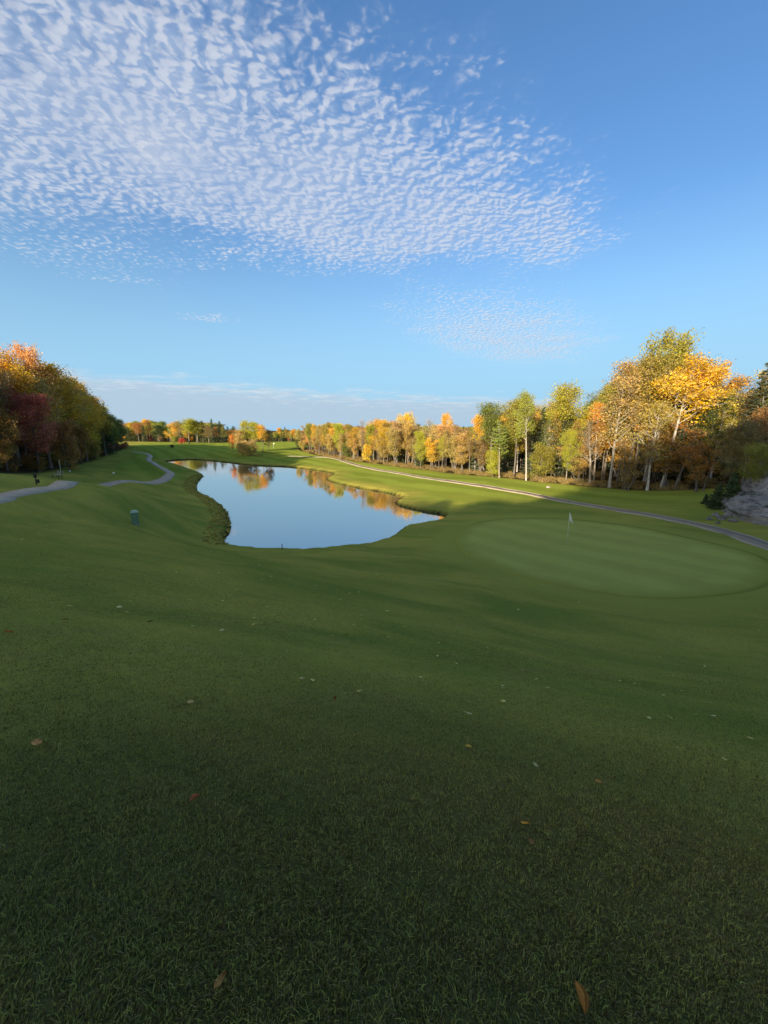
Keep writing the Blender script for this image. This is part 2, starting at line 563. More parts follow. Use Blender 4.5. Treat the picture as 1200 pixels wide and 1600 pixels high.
# turf sheet
mat_turf, t = new_mat('turf')
g = t.n('ShaderNodeNewGeometry'); pos = g.outputs['Position']
c = grass_color(t, pos)
fine = t.noise(pos, 38.0, 5.0, 0.7)
mid = t.noise(pos, 7.0, 4.0, 0.65)
c = t.mix(t.ramp(fine, 0.30, 0.72, 0.0, 1.0), t.mix(0.25, c, (0.03, 0.035, 0.008)), t.mix(0.20, c, (0.28, 0.28, 0.10)))
c = t.mix(t.math('MULTIPLY', t.ramp(mid, 0.35, 0.75), 0.22), c, (0.090, 0.105, 0.020))
a = t.n('ShaderNodeAttribute', attribute_name='mown')             # closely mown fairway: paler, with passes of the mower
sx = t.n('ShaderNodeSeparateXYZ'); t.link(pos, sx.inputs[0])
stripe = t.math('SINE', t.math('MULTIPLY_ADD', sx.outputs['X'], 0.9, t.math('MULTIPLY_ADD', sx.outputs['Y'], 0.62, t.math('MULTIPLY', t.noise(pos, 0.12, 2.0), 5.0))))
cf = t.mix(t.ramp(stripe, -0.5, 0.5), (0.205, 0.250, 0.034), (0.265, 0.320, 0.046))
cf = t.mix(t.math('MULTIPLY', t.ramp(mid, 0.3, 0.8), 0.35), cf, (0.285, 0.285, 0.050))
c = t.mix(a.outputs['Fac'], c, cf)
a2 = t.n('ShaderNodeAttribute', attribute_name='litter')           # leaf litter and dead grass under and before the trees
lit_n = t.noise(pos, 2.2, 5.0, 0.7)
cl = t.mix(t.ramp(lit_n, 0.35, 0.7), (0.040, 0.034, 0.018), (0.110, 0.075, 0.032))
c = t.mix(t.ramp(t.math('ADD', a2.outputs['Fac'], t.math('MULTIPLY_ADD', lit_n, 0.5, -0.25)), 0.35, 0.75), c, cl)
a3 = t.n('ShaderNodeAttribute', attribute_name='mud')              # bare wet earth at the water line
c = t.mix(a3.outputs['Fac'], c, (0.022, 0.017, 0.010))
a4 = t.n('ShaderNodeAttribute', attribute_name='thatch_shade')            # soil tone with the shade between the near blades painted in
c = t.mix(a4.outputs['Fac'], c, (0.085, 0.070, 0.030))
a5 = t.n('ShaderNodeAttribute', attribute_name='collar')            # mown collar round the green
c = t.mix(t.math('MULTIPLY', a5.outputs['Fac'], 0.75), c, (0.34, 0.335, 0.062))
hb = t.math('MULTIPLY_ADD', mid, 0.5, fine)
finish(t, principled(t, c, 1.0, 0.0, bump(t, hb, 0.45, 0.08)))

# putting green
mat_green, t = new_mat('green_turf')
g = t.n('ShaderNodeNewGeometry'); pos = g.outputs['Position']
sx = t.n('ShaderNodeSeparateXYZ'); t.link(pos, sx.inputs[0])
wv = t.math('MULTIPLY', t.noise(pos, 0.15, 2.0), 2.0)
stripe = t.math('SINE', t.math('ADD', wv, t.math('MULTIPLY_ADD', sx.outputs['X'], 1.9, t.math('MULTIPLY', sx.outputs['Y'], 1.25))))
c = t.mix(t.ramp(stripe, -0.6, 0.6), (0.42, 0.415, 0.090), (0.465, 0.455, 0.098))
c = t.mix(t.math('MULTIPLY', t.ramp(t.noise(pos, 0.35, 4.0, 0.6), 0.45, 0.75), 0.5), c, (0.38, 0.33, 0.080))
ed = t.n('ShaderNodeAttribute', attribute_name='edge')
c = t.mix(t.ramp(t.math('MULTIPLY_ADD', t.noise(pos, 0.8, 3.0), 1.6, t.math('SUBTRACT', ed.outputs['Fac'], 0.8)), 0.0, 1.5), (0.34, 0.335, 0.062), c)
fine = t.noise(pos, 60.0, 3.0, 0.7)
c = t.mix(t.math('MULTIPLY', fine, 0.30), c, (0.14, 0.15, 0.03))
finish(t, principled(t, c, 1.0, 0.0, bump(t, fine, 0.3, 0.01)))

# cart path: worn gravelly asphalt
mat_path, t = new_mat('path_asphalt')
g = t.n('ShaderNodeNewGeometry'); pos = g.outputs['Position']
n1 = t.noise(pos, 1.1, 5.0, 0.65); n2 = t.noise(pos, 45.0, 3.0, 0.7)
c = t.mix(t.ramp(n1, 0.3, 0.7), (0.44, 0.33, 0.22), (0.60, 0.465, 0.32))
c = t.mix(t.math('MULTIPLY', t.ramp(n2, 0.4, 0.8), 0.4), c, (0.24, 0.20, 0.15))
finish(t, principled(t, c, 0.9, 0.2, bump(t, n2, 0.5, 0.01)))
mat_path_dark = mat_path.copy(); mat_path_dark.name = 'path_dark_asphalt'
for nd in mat_path_dark.node_tree.nodes:
    if nd.bl_idname == 'ShaderNodeMix':
        for k_ in (6, 7):
            if not nd.inputs[k_].is_linked:
                v_ = nd.inputs[k_].default_value; nd.inputs[k_].default_value = (v_[0] * 0.64, v_[1] * 0.62, v_[2] * 0.60, 1)
mat_edging = simple_mat('path_edging', (0.44, 0.37, 0.27), 0.9, 0.15, 0.25, 3.0)

# pond water
mat_water, t = new_mat('pond_water')
g = t.n('ShaderNodeNewGeometry'); pos = g.outputs['Position']
rp = t.math('MULTIPLY', t.noise(t.vmath('MULTIPLY', pos, (0.7, 1.0, 1.0)), 1.6, 4.0, 0.55), t.ramp(t.noise(pos, 0.05, 3.0), 0.35, 0.65, 0.15, 1.0))
p = t.n('ShaderNodeBsdfPrincipled')
p.inputs['Base Color'].default_value = (0.030, 0.045, 0.055, 1)
p.inputs['Roughness'].default_value = 0.03
p.inputs['IOR'].default_value = 1.55
p.inputs['Specular IOR Level'].default_value = 1.0
t.link(bump(t, rp, 0.16, 0.05), p.inputs['Normal'])
gl = t.n('ShaderNodeBsdfGlossy'); gl.inputs['Roughness'].default_value = 0.03; gl.inputs['Color'].default_value = (1.0, 0.905, 0.83, 1)
t.link(p.inputs['Normal'].links[0].from_socket, gl.inputs['Normal'])
mx = t.n('ShaderNodeMixShader'); mx.inputs[0].default_value = 0.42
t.link(p.outputs[0], mx.inputs[1]); t.link(gl.outputs[0], mx.inputs[2])
finish(t, mx.outputs[0])


def leaf_mat(name, trans=0.35, rough=0.7):
    m, t = new_mat(name)
    tint = t.n('ShaderNodeAttribute', attribute_type='INSTANCER', attribute_name='tint')
    var = t.n('ShaderNodeAttribute', attribute_name='var')
    s = t.n('ShaderNodeSeparateColor'); t.link(var.outputs['Color'], s.inputs[0])
    hs = t.n('ShaderNodeHueSaturation')
    t.link(tint.outputs['Color'], hs.inputs['Color'])
    t.put(hs.inputs['Hue'], t.math('MULTIPLY_ADD', s.outputs[1], 0.062, 0.472))
    t.put(hs.inputs['Saturation'], t.math('MULTIPLY_ADD', s.outputs[2], 0.35, 0.78))
    t.put(hs.inputs['Value'], t.math('MULTIPLY_ADD', s.outputs[0], 0.9, 0.55))
    c = hs.outputs[0]
    df = t.n('ShaderNodeBsdfPrincipled'); t.link(c, df.inputs['Base Color'])
    df.inputs['Roughness'].default_value = rough; df.inputs['Specular IOR Level'].default_value = 0.2
    tr = t.n('ShaderNodeBsdfTranslucent'); t.link(c, tr.inputs['Color'])
    mx = t.n('ShaderNodeMixShader'); mx.inputs[0].default_value = trans
    t.link(df.outputs[0], mx.inputs[1]); t.link(tr.outputs[0], mx.inputs[2])
    finish(t, mx.outputs[0])
    return m


mat_leaf = leaf_mat('tree_leaf', 0.45)
mat_needle = leaf_mat('tree_needle', 0.12, 0.6)

mat_bark, t = new_mat('tree_bark')
tint = t.n('ShaderNodeAttribute', attribute_type='INSTANCER', attribute_name='bark')
tco = t.n('ShaderNodeTexCoord')
n1 = t.noise(t.vmath('MULTIPLY', tco.outputs['Object'], (6, 6, 1.6)), 1.6, 5.0, 0.7)
n2 = t.noise(t.vmath('MULTIPLY', tco.outputs['Object'], (2, 2, 9)), 1.0, 3.0, 0.6)
c = t.mix(t.ramp(n1, 0.35, 0.7), t.mix(0.5, tint.outputs['Color'], (0.02, 0.017, 0.014)), tint.outputs['Color'])
c = t.mix(t.ramp(n2, 0.60, 0.72), c, t.mix(0.6, tint.outputs['Color'], (0.02, 0.018, 0.016)))
finish(t, principled(t, c, 0.9, 0.15, bump(t, n1, 0.6, 0.03)))

# ------------------------------------------------------------------ ground
nv, nu = MX.shape
idx = np.arange(nv * nu).reshape(nv, nu)
quads = np.stack([idx[:-1, :-1], idx[:-1, 1:], idx[1:, 1:], idx[1:, :-1]], -1).reshape(-1, 4)
gme = mesh_np('ground', np.stack([MX, MY, MZ], -1).reshape(-1, 3), quads, [mat_turf], smooth=True)

# tree lines (world), used for the litter and for filling the woods
RIGHT_LINE = [(-30, 152), (-14, 120), (-4, 103), (5, 91), (15, 75), (23, 61), (32, 51.5), (36.5, 46), (42, 40)]
LEFT_LINE = [(-34, -40), (-33, -12), (-37, 8), (-41, 25), (-44, 42), (-46, 50), (-53, 65), (-66, 90), (-88, 128), (-108, 172)]


def dist_line(line, x, y):
    best = np.full(np.shape(x), 1e9)
    side = np.zeros(np.shape(x))
    for (ax, ay), (bx, by) in zip(line, line[1:]):
        dx, dy = bx - ax, by - ay
        tt = np.clip(((x - ax) * dx + (y - ay) * dy) / (dx * dx + dy * dy), 0, 1)
        d = np.hypot(x - ax - tt * dx, y - ay - tt * dy)
        s = np.sign(dx * (y - ay) - dy * (x - ax))
        side = np.where(d < best, s, side)
        best = np.minimum(best, d)
    return best * side


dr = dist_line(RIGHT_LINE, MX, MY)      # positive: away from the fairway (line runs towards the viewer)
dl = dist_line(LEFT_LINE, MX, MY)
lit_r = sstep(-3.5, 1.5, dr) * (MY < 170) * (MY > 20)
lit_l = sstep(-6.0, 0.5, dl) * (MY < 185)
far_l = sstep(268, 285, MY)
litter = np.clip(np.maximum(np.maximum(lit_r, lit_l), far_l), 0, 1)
sdp = poly_sd(POND, MX, MY) if False else np.full(MX.shape, 99.0)
nearp = (MX > -100) & (MX < 40) & (MY > 15) & (MY < 160)
sdp[nearp] = poly_sd(POND, MX[nearp], MY[nearp])
mud = np.where(sdp < 0.10, 1.0, sstep(0.55, 0.15, sdp))
mown = sstep(42, 60, MY + 0.35 * MX) * sstep(1.5, 5, sdp) * (1 - litter) * sstep(-6, -10, dl)
mown = np.clip(mown, 0, 1)
ground = tag(link('ground', gme), 'mown grass hillside and fairways falling to the pond', kind='structure')

# ------------------------------------------------------------------ pond
bm = bmesh.new()
vs = [bm.verts.new((x, y, 0)) for x, y in smooth_poly(POND[::2], 1)]
cx, cy = POND.mean(0)
bm.free()
wx0, wy0 = POND.min(0) - 1.0; wx1, wy1 = POND.max(0) + 1.0
wxs = np.arange(wx0, wx1 + 1, 1.0); wys = np.arange(wy0, wy1 + 1, 1.0)
WX, WY = np.meshgrid(wxs, wys)
wi = np.arange(WX.size).reshape(WX.shape)
wq = np.stack([wi[:-1, :-1], wi[:-1, 1:], wi[1:, 1:], wi[1:, :-1]], -1).reshape(-1, 4)
wsd = poly_sd(POND, WX.ravel(), WY.ravel())
wq = wq[(wsd[wq] < 1.2).any(1)]
used, inv = np.unique(wq, return_inverse=True)
wv_ = np.stack([WX.ravel(), WY.ravel(), np.zeros(WX.size)], -1)[used]
tag(link('pond_water', mesh_np('pond_water', wv_, inv.reshape(-1, 4), [mat_water], smooth=True)), 'still pond reflecting sky and autumn trees', kind='structure')

# ------------------------------------------------------------------ putting green
GREEN_PX = [(712, 845), (718, 830), (742, 818), (785, 811), (835, 809.5), (890, 811), (950, 817), (1010, 826), (1075, 840), (1140, 855), (1190, 870), (1214, 889), (1208, 909),
            (1165, 926), (1095, 934), (1020, 936), (950, 929), (880, 917), (810, 900), (755, 880), (722, 862)]
GREEN = smooth_poly([on_ground(u, v)[:2] for u, v in GREEN_PX], 5)


def patch_sheet(name, poly, step, lift, mat, skirt=0.03):
    """a closed sheet following the ground inside an outline: a fan of rings from the outline inwards"""
    c = poly.mean(0)
    rings = []
    K_ = int(np.hypot(*(poly - c).T).max() / step)
    for k in range(K_):
        s = 1 - k / K_
        q = c + (poly - c) * s
        rings.append(np.column_stack([q, ground_z(q[:, 0], q[:, 1]) + lift]))
    out = np.column_stack([poly, ground_z(poly[:, 0], poly[:, 1]) - skirt])
    rings = [out] + rings
    N = len(poly)
    V = np.concatenate(rings + [np.array([[c[0], c[1], float(ground_z(c[0], c[1])) + lift]])])
    F = []
    for k in range(len(rings) - 1):
        for i in range(N):
            F.append((k * N + i, k * N + (i + 1) % N, (k + 1) * N + (i + 1) % N, (k + 1) * N + i))
    me = bpy.data.meshes.new(name)
    base = (len(rings) - 1) * N
    F += [(base + i, base + (i + 1) % N, len(V) - 1) for i in range(N)]
    me.from_pydata(V.tolist(), [], F)
    me.materials.append(mat)
    me.update()
    bmx = bmesh.new(); bmx.from_mesh(me); bmesh.ops.recalc_face_normals(bmx, faces=bmx.faces)
    if sum(f.normal.z for f in bmx.faces) < 0:
        bmesh.ops.reverse_faces(bmx, faces=bmx.faces)
    bmx.to_mesh(me); bmx.free()
    for p_ in me.polygons: p_.use_smooth = True
    co = np.empty(len(me.vertices) * 3, np.float32); me.vertices.foreach_get('co', co); co = co.reshape(-1, 3)
    at_ = me.attributes.new('edge', 'FLOAT', 'POINT')
    at_.data.foreach_set('value', np.maximum(-poly_sd(poly, co[:, 0], co[:, 1]), 0).astype(np.float32))
    return me


sdg_all = np.full(MX.shape, 99.0)
nearg = (MX > -5) & (MX < 40) & (MY > 5) & (MY < 50)
sdg_all[nearg] = poly_sd(GREEN, MX[nearg], MY[nearg])
collar = sstep(2.4, 1.0, sdg_all)
thatch_shade = 0.85 * sstep(5.5, 0.8, np.hypot(MX, MY))  # shade among the blades put into the turf colour, fading away from the viewpoint
for nm, arr in (('litter', litter), ('mud', mud), ('mown', mown), ('collar', collar), ('thatch_shade', thatch_shade)):
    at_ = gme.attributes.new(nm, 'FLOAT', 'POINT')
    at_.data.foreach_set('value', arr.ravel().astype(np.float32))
tag(link('putting_green', patch_sheet('putting_green', GREEN, 0.45, 0.010, mat_green, 0.006)), 'oval closely mown putting green around the flagstick', kind='structure')

# ------------------------------------------------------------------ cart paths
def ribbon(name, line, width, mat, lift=0.035, parent=None, off=0.0, n=3, label=None):
    P = np.array(line)
    T = np.gradient(P, axis=0)
    T /= np.linalg.norm(T, axis=1, keepdims=True) + 1e-9
    Nn = np.column_stack([-T[:, 1], T[:, 0]])
    offs = np.linspace(-width / 2, width / 2, n) + off
    rows = []
    for k, o_ in enumerate([offs[0]] + list(offs) + [offs[-1]]):
        q = P + Nn * (o_ + (0.04 * np.sin(np.arange(len(P)) * 0.83 + (1 if o_ > 0 else 4)) + 0.03 * np.sin(np.arange(len(P)) * 0.31))[:, None] * (1 if k in (0, 1, n, n + 1) else 0))
        z = ground_z(q[:, 0], q[:, 1]) + (lift if 0 < k < n + 1 else -0.05)
        rows.append(np.column_stack([q, z]))
    V = np.stack(rows, 1)
    m_, r_ = V.shape[:2]
    ii = np.arange(m_ * r_).reshape(m_, r_)
    F = np.stack([ii[:-1, :-1], ii[:-1, 1:], ii[1:, 1:], ii[1:, :-1]], -1).reshape(-1, 4)[:, ::-1]
    o = link(name, mesh_np(name, V.reshape(-1, 3), F, [mat]), parent)
    if label:
        tag(o, label, kind='structure')
    return o


def resample(line, step):
    P = smooth_poly(line, 12, closed=False)
    s = np.concatenate([[0], np.cumsum(np.linalg.norm(np.diff(P, axis=0), axis=1))])
    tt = np.arange(0, s[-1], step)
    return np.column_stack([np.interp(tt, s, P[:, 0]), np.interp(tt, s, P[:, 1])])


RP_PX = [(1200, 855), (1150, 837), (1100, 823), (1050, 812), (1000, 803), (950, 795), (900, 786.5), (850, 777), (800, 767.5), (750, 759), (700, 752), (650, 744.5), (600, 736), (565, 729), (538, 721), (513, 715)]
rp = [on_ground(u, v)[:2] for u, v in RP_PX]
tg_ = (rp[0] - rp[2]) / np.linalg.norm(rp[0] - rp[2])
rp = [rp[0] + tg_ * 14 + np.array([1.0, 0]), rp[0] + tg_ * 6 + np.array([0.15, 0])] + rp + [rp[-1] + np.array([-14.0, 10.0])]
rl = resample(rp, 0.5)
path_r = ribbon('cart_path', rl, 1.2, mat_path_dark, label='grey cart path curving past the putting green along the woods')
ribbon('edging', rl, 0.10, mat_edging, 0.075, path_r, 0.63)
ribbon('edging', rl, 0.10, mat_edging, 0.075, path_r, -0.63)
lp = [np.array([-21.0, 3.0])] + [on_ground(u, v)[:2] for u, v in [(-40, 789), (0, 778), (35, 770), (70, 764.2), (98, 758.6)]]
lp += [np.array(q) for q in [(-31.0, 41.5), (-33.4, 46), (-35.6, 51), (-36.2, 56), (-34.3, 61)]]
lp += [on_ground(u, v)[:2] for u, v in [(266, 741), (256, 733), (243, 726), (232, 719), (234, 712.5), (226, 708.5), (207, 705.5)]]
ll = resample(lp, 0.5)
ribbon('cart_path', ll, 1.45, mat_path, label='pale winding cart path beside the left bank of the pond')

# ------------------------------------------------------------------ trees: shared shapes
def tube(V, F, pts, rads, sides):
    """append a tapered tube along pts"""
    pts = np.asarray(pts, float)
    T = np.gradient(pts, axis=0)
    T /= np.linalg.norm(T, axis=1, keepdims=True) + 1e-9
    ref = np.array([1.0, 0, 0]) if abs(T[0, 0]) < 0.8 else np.array([0, 1.0, 0])
    base = sum(len(v_) for v_ in V)
    A = np.cross(T, ref); A /= np.linalg.norm(A, axis=1, keepdims=True) + 1e-9
    B = np.cross(T, A)
    ang = np.arange(sides) * 2 * math.pi / sides
    ring = pts[:, None, :] + np.asarray(rads)[:, None, None] * (A[:, None, :] * np.cos(ang)[None, :, None] + B[:, None, :] * np.sin(ang)[None, :, None])
    V.append(ring.reshape(-1, 3))
    for i in range(len(pts) - 1):
        for k in range(sides):
            F.append((base + i * sides + k, base + i * sides + (k + 1) % sides, base + (i + 1) * sides + (k + 1) % sides, base + (i + 1) * sides + k))


def leaf_faces(centers, sizes, r, up=0.25, aspect=0.65, axis_dir=None):
    """one bent-free rhombic leaf face per centre, any orientation"""
    n = len(centers)
    nrm = r.normal(size=(n, 3)); nrm[:, 2] += up
    nrm /= np.linalg.norm(nrm, axis=1, keepdims=True)
    a = r.normal(size=(n, 3)) if axis_dir is None else axis_dir + r.normal(size=(n, 3)) * 0.35
    a -= nrm * (a * nrm).sum(1, keepdims=True)
    a /= np.linalg.norm(a, axis=1, keepdims=True) + 1e-9
    b = np.cross(nrm, a)
    s = sizes[:, None]
    V = np.stack([centers - a * s, centers + b * s * aspect, centers + a * s, centers - b * s * aspect], 1).reshape(-1, 3)
    F = np.arange(4 * n).reshape(n, 4)
    return V, F


def crown_mesh(name, C, sizes, cvar, r, mat, up=0.25, aspect=0.65, axis_dir=None):
    V, F = leaf_faces(C, sizes, r, up, aspect, axis_dir)
    me = mesh_np(name, V, F, [mat])
    n = len(C)
    col_ = np.ones((n, 4), np.float32)
    col_[:, 0] = np.clip(0.5 * cvar[:, 0] + 0.5 * r.random(n), 0, 1)
    col_[:, 1] = np.clip(0.65 * cvar[:, 1] + 0.35 * r.random(n), 0, 1)
    col_[:, 2] = r.random(n)
    at_ = me.attributes.new('var', 'FLOAT_COLOR', 'POINT')
    at_.data.foreach_set('color', np.repeat(col_, 4, axis=0).ravel())
    return me


def curve_pts(p0, d0, length, n, r, bend=0.25, lift=0.0):
    p = np.array(p0, float); d = np.array(d0, float); d /= np.linalg.norm(d)
    out = [p.copy()]
    for _ in range(n):
        d = d + r.normal(size=3) * bend / n * 1.6 + np.array([0, 0, lift / n])
        d /= np.linalg.norm(d)
        p = p + d * length / n
        out.append(p.copy())
    return np.array(out)


def broadleaf(kind, seed, H=14.0, t0=0.35, width=0.28, top=0.55, limbs=24, leaves=8000, leaf=0.105, bare=0.0, sig=0.5, rise=0.8, r0=0.19, lean=0.0, fork=None, shape='oval', stems=1):
    """trunk mesh (with limbs and twigs) and crown mesh of one broadleaved tree; base at the origin"""
    r = np.random.default_rng(seed)
    V, F = [], []
    clusters = []
    for st in range(stems):
        off = r.normal(size=3) * (0.0 if stems == 1 else 0.35) * np.array([1, 1, 0])
        dlean = np.array([lean if stems == 1 else r.normal() * 0.12, 0 if stems == 1 else r.normal() * 0.12, 1.0])
        hh = H * (1 if st == 0 else r.uniform(0.75, 0.98))
        trunk = curve_pts(off, dlean, hh, 11, r, 0.10)
        tr = r0 * (0.7 if stems > 1 else 1) * (1 - np.linspace(0, 1, 12) ** 1.15) + 0.018
        tr[0] *= 1.35
        tube(V, F, trunk, tr, 7)
        nl = limbs if stems == 1 else max(6, limbs // stems)
        for k in range(nl):
            t_ = t0 + (0.97 - t0) * ((k + r.random()) / nl)
            i = t_ * 11
            i0 = min(int(i), 10); p0 = trunk[i0] * (1 - (i - i0)) + trunk[i0 + 1] * (i - i0)
            rel = (t_ - t0) / (1 - t0)
            if shape == 'oval':
                prof = math.sin(math.pi * min(1, 0.18 + 0.82 * rel) ** 0.9) ** 0.7 * 1.0 + 0.12
            elif shape == 'cone':
                prof = (1 - rel) ** 0.8 + 0.10
            elif shape == 'vase':
                prof = 0.35 + 0.75 * math.sin(math.pi * (0.15 + 0.7 * rel))
            else:
                prof = 0.75 + 0.25 * math.sin(math.pi * rel)
            L = H * width * prof * r.uniform(0.7, 1.2)
            az_ = k * 2.399 + r.normal() * 0.5
            up_ = rise * r.uniform(0.6, 1.3) + 0.5 * rel
            dd = np.array([math.cos(az_), math.sin(az_), up_])
            lb = curve_pts(p0, dd, L, 5, r, 0.5, 0.25)
            rb = max(0.018, 0.55 * tr[i0]) * np.linspace(1, 0.22, 6)
            tube(V, F, lb, rb, 5)
            for q in range(5 + int(L)):
                s_ = r.uniform(0.3, 1.0)
                j0 = min(int(s_ * 5), 4); pp = lb[j0] + (lb[j0 + 1] - lb[j0]) * (s_ * 5 - j0)
                dt = (lb[-1] - lb[0]) / (np.linalg.norm(lb[-1] - lb[0]) + 1e-9) * 0.7 + r.normal(size=3) * 0.75 + np.array([0, 0, 0.25])
                tl = L * r.uniform(0.22, 0.5)
                tw = curve_pts(pp, dt, tl, 3, r, 0.6, 0.2)
                tube(V, F, tw, max(0.010, rb[j0] * 0.45) * np.array([1, 0.75, 0.5, 0.25]) + 0.004, 3)
                if r.random() > bare:
                    clusters.append(tw[-1]); clusters.append(tw[2])
    Vt = np.concatenate(V)
    tme = mesh_np(kind + '_trunk', Vt, np.array(F), [mat_bark], smooth=True)
    clusters = np.array(clusters)
    nc = len(clusters)
    per = r.gamma(2.0, 1.0, nc); per = per / per.sum()
    ids = r.choice(nc, leaves, p=per)
    sg = sig * r.uniform(0.6, 1.25, nc)
    C = clusters[ids] + np.clip(r.normal(size=(leaves, 3)), -1.7, 1.7) * sg[ids, None] * np.array([1, 1, 0.75])
    C[:, 2] = np.maximum(C[:, 2], 0.15)
    cv = r.random((nc, 2))
    # foliage colour also drifts over the crown (sunny side and top turn first)
    hgt = np.clip(C[:, 2] / H, 0, 1)
    cvl = cv[ids].copy()
    cvl[:, 1] = np.clip(0.55 * cvl[:, 1] + 0.45 * (1 - hgt), 0, 1)
    sizes = leaf * np.clip(r.gamma(5.0, 0.2, leaves), 0.45, 1.9)
    cme = crown_mesh(kind + '_crown', C, sizes, cvl, r, mat_leaf)
    return tme, cme, float(np.percentile(C[:, 2], 99.6))


def conifer(kind, seed, H=14.0, width=0.19, t0=0.06, whorls=30, droop=0.22, per=7, dens=1.0, power=0.85):
    r = np.random.default_rng(seed)
    V, F = [], []
    trunk = curve_pts((0, 0, 0), (0, 0, 1), H, 8, r, 0.03)
    tr = 0.17 * H / 14 * (1 - np.linspace(0, 1, 9)) + 0.012
    tube(V, F, trunk, tr, 6)
    C, S, A, CV = [], [], [], []
    for k in range(whorls):
        t_ = t0 + (0.985 - t0) * (k / whorls) ** 0.92
        z = t_ * H
        L0 = H * width * (1 - t_) ** power + 0.12
        for q in range(per):
            az_ = r.uniform(0, 2 * math.pi)
            L = L0 * r.uniform(0.6, 1.2)
            d = np.array([math.cos(az_), math.sin(az_), 0.18 * t_ + 0.05 - droop * (1 - t_)])
            br = curve_pts((0, 0, z + r.normal() * 0.1), d, L, 4, r, 0.2, 0.22)
            tube(V, F, br, np.linspace(0.03 * H / 14, 0.006, 5), 3)
            m = int(max(6, 26 * L * dens))
            s_ = r.uniform(0.15, 1.0, m) * 4
            j0 = np.minimum(s_.astype(int), 3)
            P = br[j0] + (br[j0 + 1] - br[j0]) * (s_ - j0)[:, None]
            side = np.array([-d[1], d[0], 0])
            lat = r.normal(size=m) * (0.20 * L * (1.1 - s_ / 4) + 0.05)
            P = P + side * lat[:, None] + np.column_stack([np.zeros(m), np.zeros(m), -np.abs(r.normal(size=m)) * 0.07 - 0.12 * np.abs(lat)])
            C.append(P); S.append(r.uniform(0.10, 0.22, m)); A.append(np.tile(d, (m, 1)) + side * np.sign(lat)[:, None] * 0.6)
            CV.append(np.tile(r.random(2), (m, 1)))
    tme = mesh_np(kind + '_trunk', np.concatenate(V), np.array(F), [mat_bark], smooth=True)
    cme = crown_mesh(kind + '_crown', np.concatenate(C), np.concatenate(S), np.concatenate(CV), r, mat_needle, 1.0, 0.30, np.concatenate(A))
    return tme, cme, H


SHAPES = {}
def shape(kind, n, fn, **kw):
    SHAPES[kind] = [fn(kind, 100 * len(SHAPES) + i * 7 + 11, **kw) for i in range(n)]


shape('poplar', 3, broadleaf, H=15, t0=0.42, width=0.21, limbs=26, leaves=15000, leaf=0.085, sig=0.55, rise=0.9)
shape('maple', 3, broadleaf, H=12, t0=0.22, width=0.33, limbs=28, leaves=20000, leaf=0.085, sig=0.55, rise=0.6)
shape('sparse', 4, broadleaf, H=14, t0=0.30, width=0.17, limbs=26, leaves=7000, leaf=0.068, bare=0.25, sig=0.42, rise=1.2, r0=0.13)
shape('bare', 3, broadleaf, H=13, t0=0.32, width=0.17, limbs=28, leaves=1500, leaf=0.062, bare=0.6, sig=0.4, rise=1.3, r0=0.12)
shape('thicket', 3, broadleaf, H=9, t0=0.18, width=0.13, limbs=24, leaves=7500, leaf=0.065, bare=0.15, sig=0.36, rise=1.6, r0=0.09, stems=4)
shape('bush', 3, broadleaf, H=5, t0=0.06, width=0.42, limbs=22, leaves=11000, leaf=0.072, sig=0.38, rise=0.7, r0=0.09)
shape('aspen', 3, broadleaf, H=16, t0=0.50, width=0.20, limbs=22, leaves=12000, leaf=0.085, sig=0.5, rise=0.9, r0=0.17, lean=0.03)
shape('spruce', 3, conifer, H=14)
shape('pine', 2, conifer, H=15, width=0.26, t0=0.42, whorls=14, per=6, droop=-0.05, dens=1.4, power=0.5)
shape('low_spruce', 2, conifer, H=4, width=0.36, t0=0.02, whorls=18, per=9, dens=1.6)

# leaf tints (foliage colours raised to lighten the shade) and bark tints
TINT = dict(yellow=(0.76, 0.54, 0.030), gold=(0.74, 0.47, 0.028), orange=(0.72, 0.36, 0.030), rust=(0.44, 0.24, 0.060), red=(0.62, 0.130, 0.045), wine=(0.50, 0.15, 0.085),
            lime=(0.47, 0.46, 0.040), olive=(0.37, 0.34, 0.050), green=(0.22, 0.26, 0.045), deep=(0.105, 0.135, 0.038), spruce=(0.075, 0.105, 0.042), tan=(0.54, 0.41, 0.115), brown=(0.36, 0.25, 0.090), peach=(0.68, 0.46, 0.130))
BARK = dict(grey=(0.20, 0.175, 0.145), pale=(0.42, 0.37, 0.30), white=(0.62, 0.58, 0.51), dark=(0.075, 0.062, 0.050), brown=(0.14, 0.105, 0.075))
LEAN = dict(aspen=0.0)


def plant_tree(name, label, kind, x, y, h, tint, bark='grey', wide=1.0, group=None, cat='tree', var=None, turn=None, z=None, lean=(0, 0), sink=0.08):
    tme, cme, H = SHAPES[kind][(var if var is not None else random.randrange(99)) % len(SHAPES[kind])]
    e = link(name, None, loc=(x, y, (float(ground_z(x, y)) if z is None else z) - sink))
    e.empty_display_size = 0.2
    s = h / H
    e.scale = (s * wide, s * wide, s)
    e.rotation_euler = (lean[0], lean[1], random.uniform(0, 6.28) if turn is None else turn)
    tag(e, label, cat, group)
    tn = TINT[tint] if isinstance(tint, str) else tint
    j = [random.uniform(0.9, 1.1) for _ in range(3)]
    to = link('trunk', tme, e); to['bark'] = [float(a) for a in BARK[bark]]
    co = link('crown', cme, e); co['tint'] = [min(1.0, a * b) for a, b in zip(tn, j)]
    return e


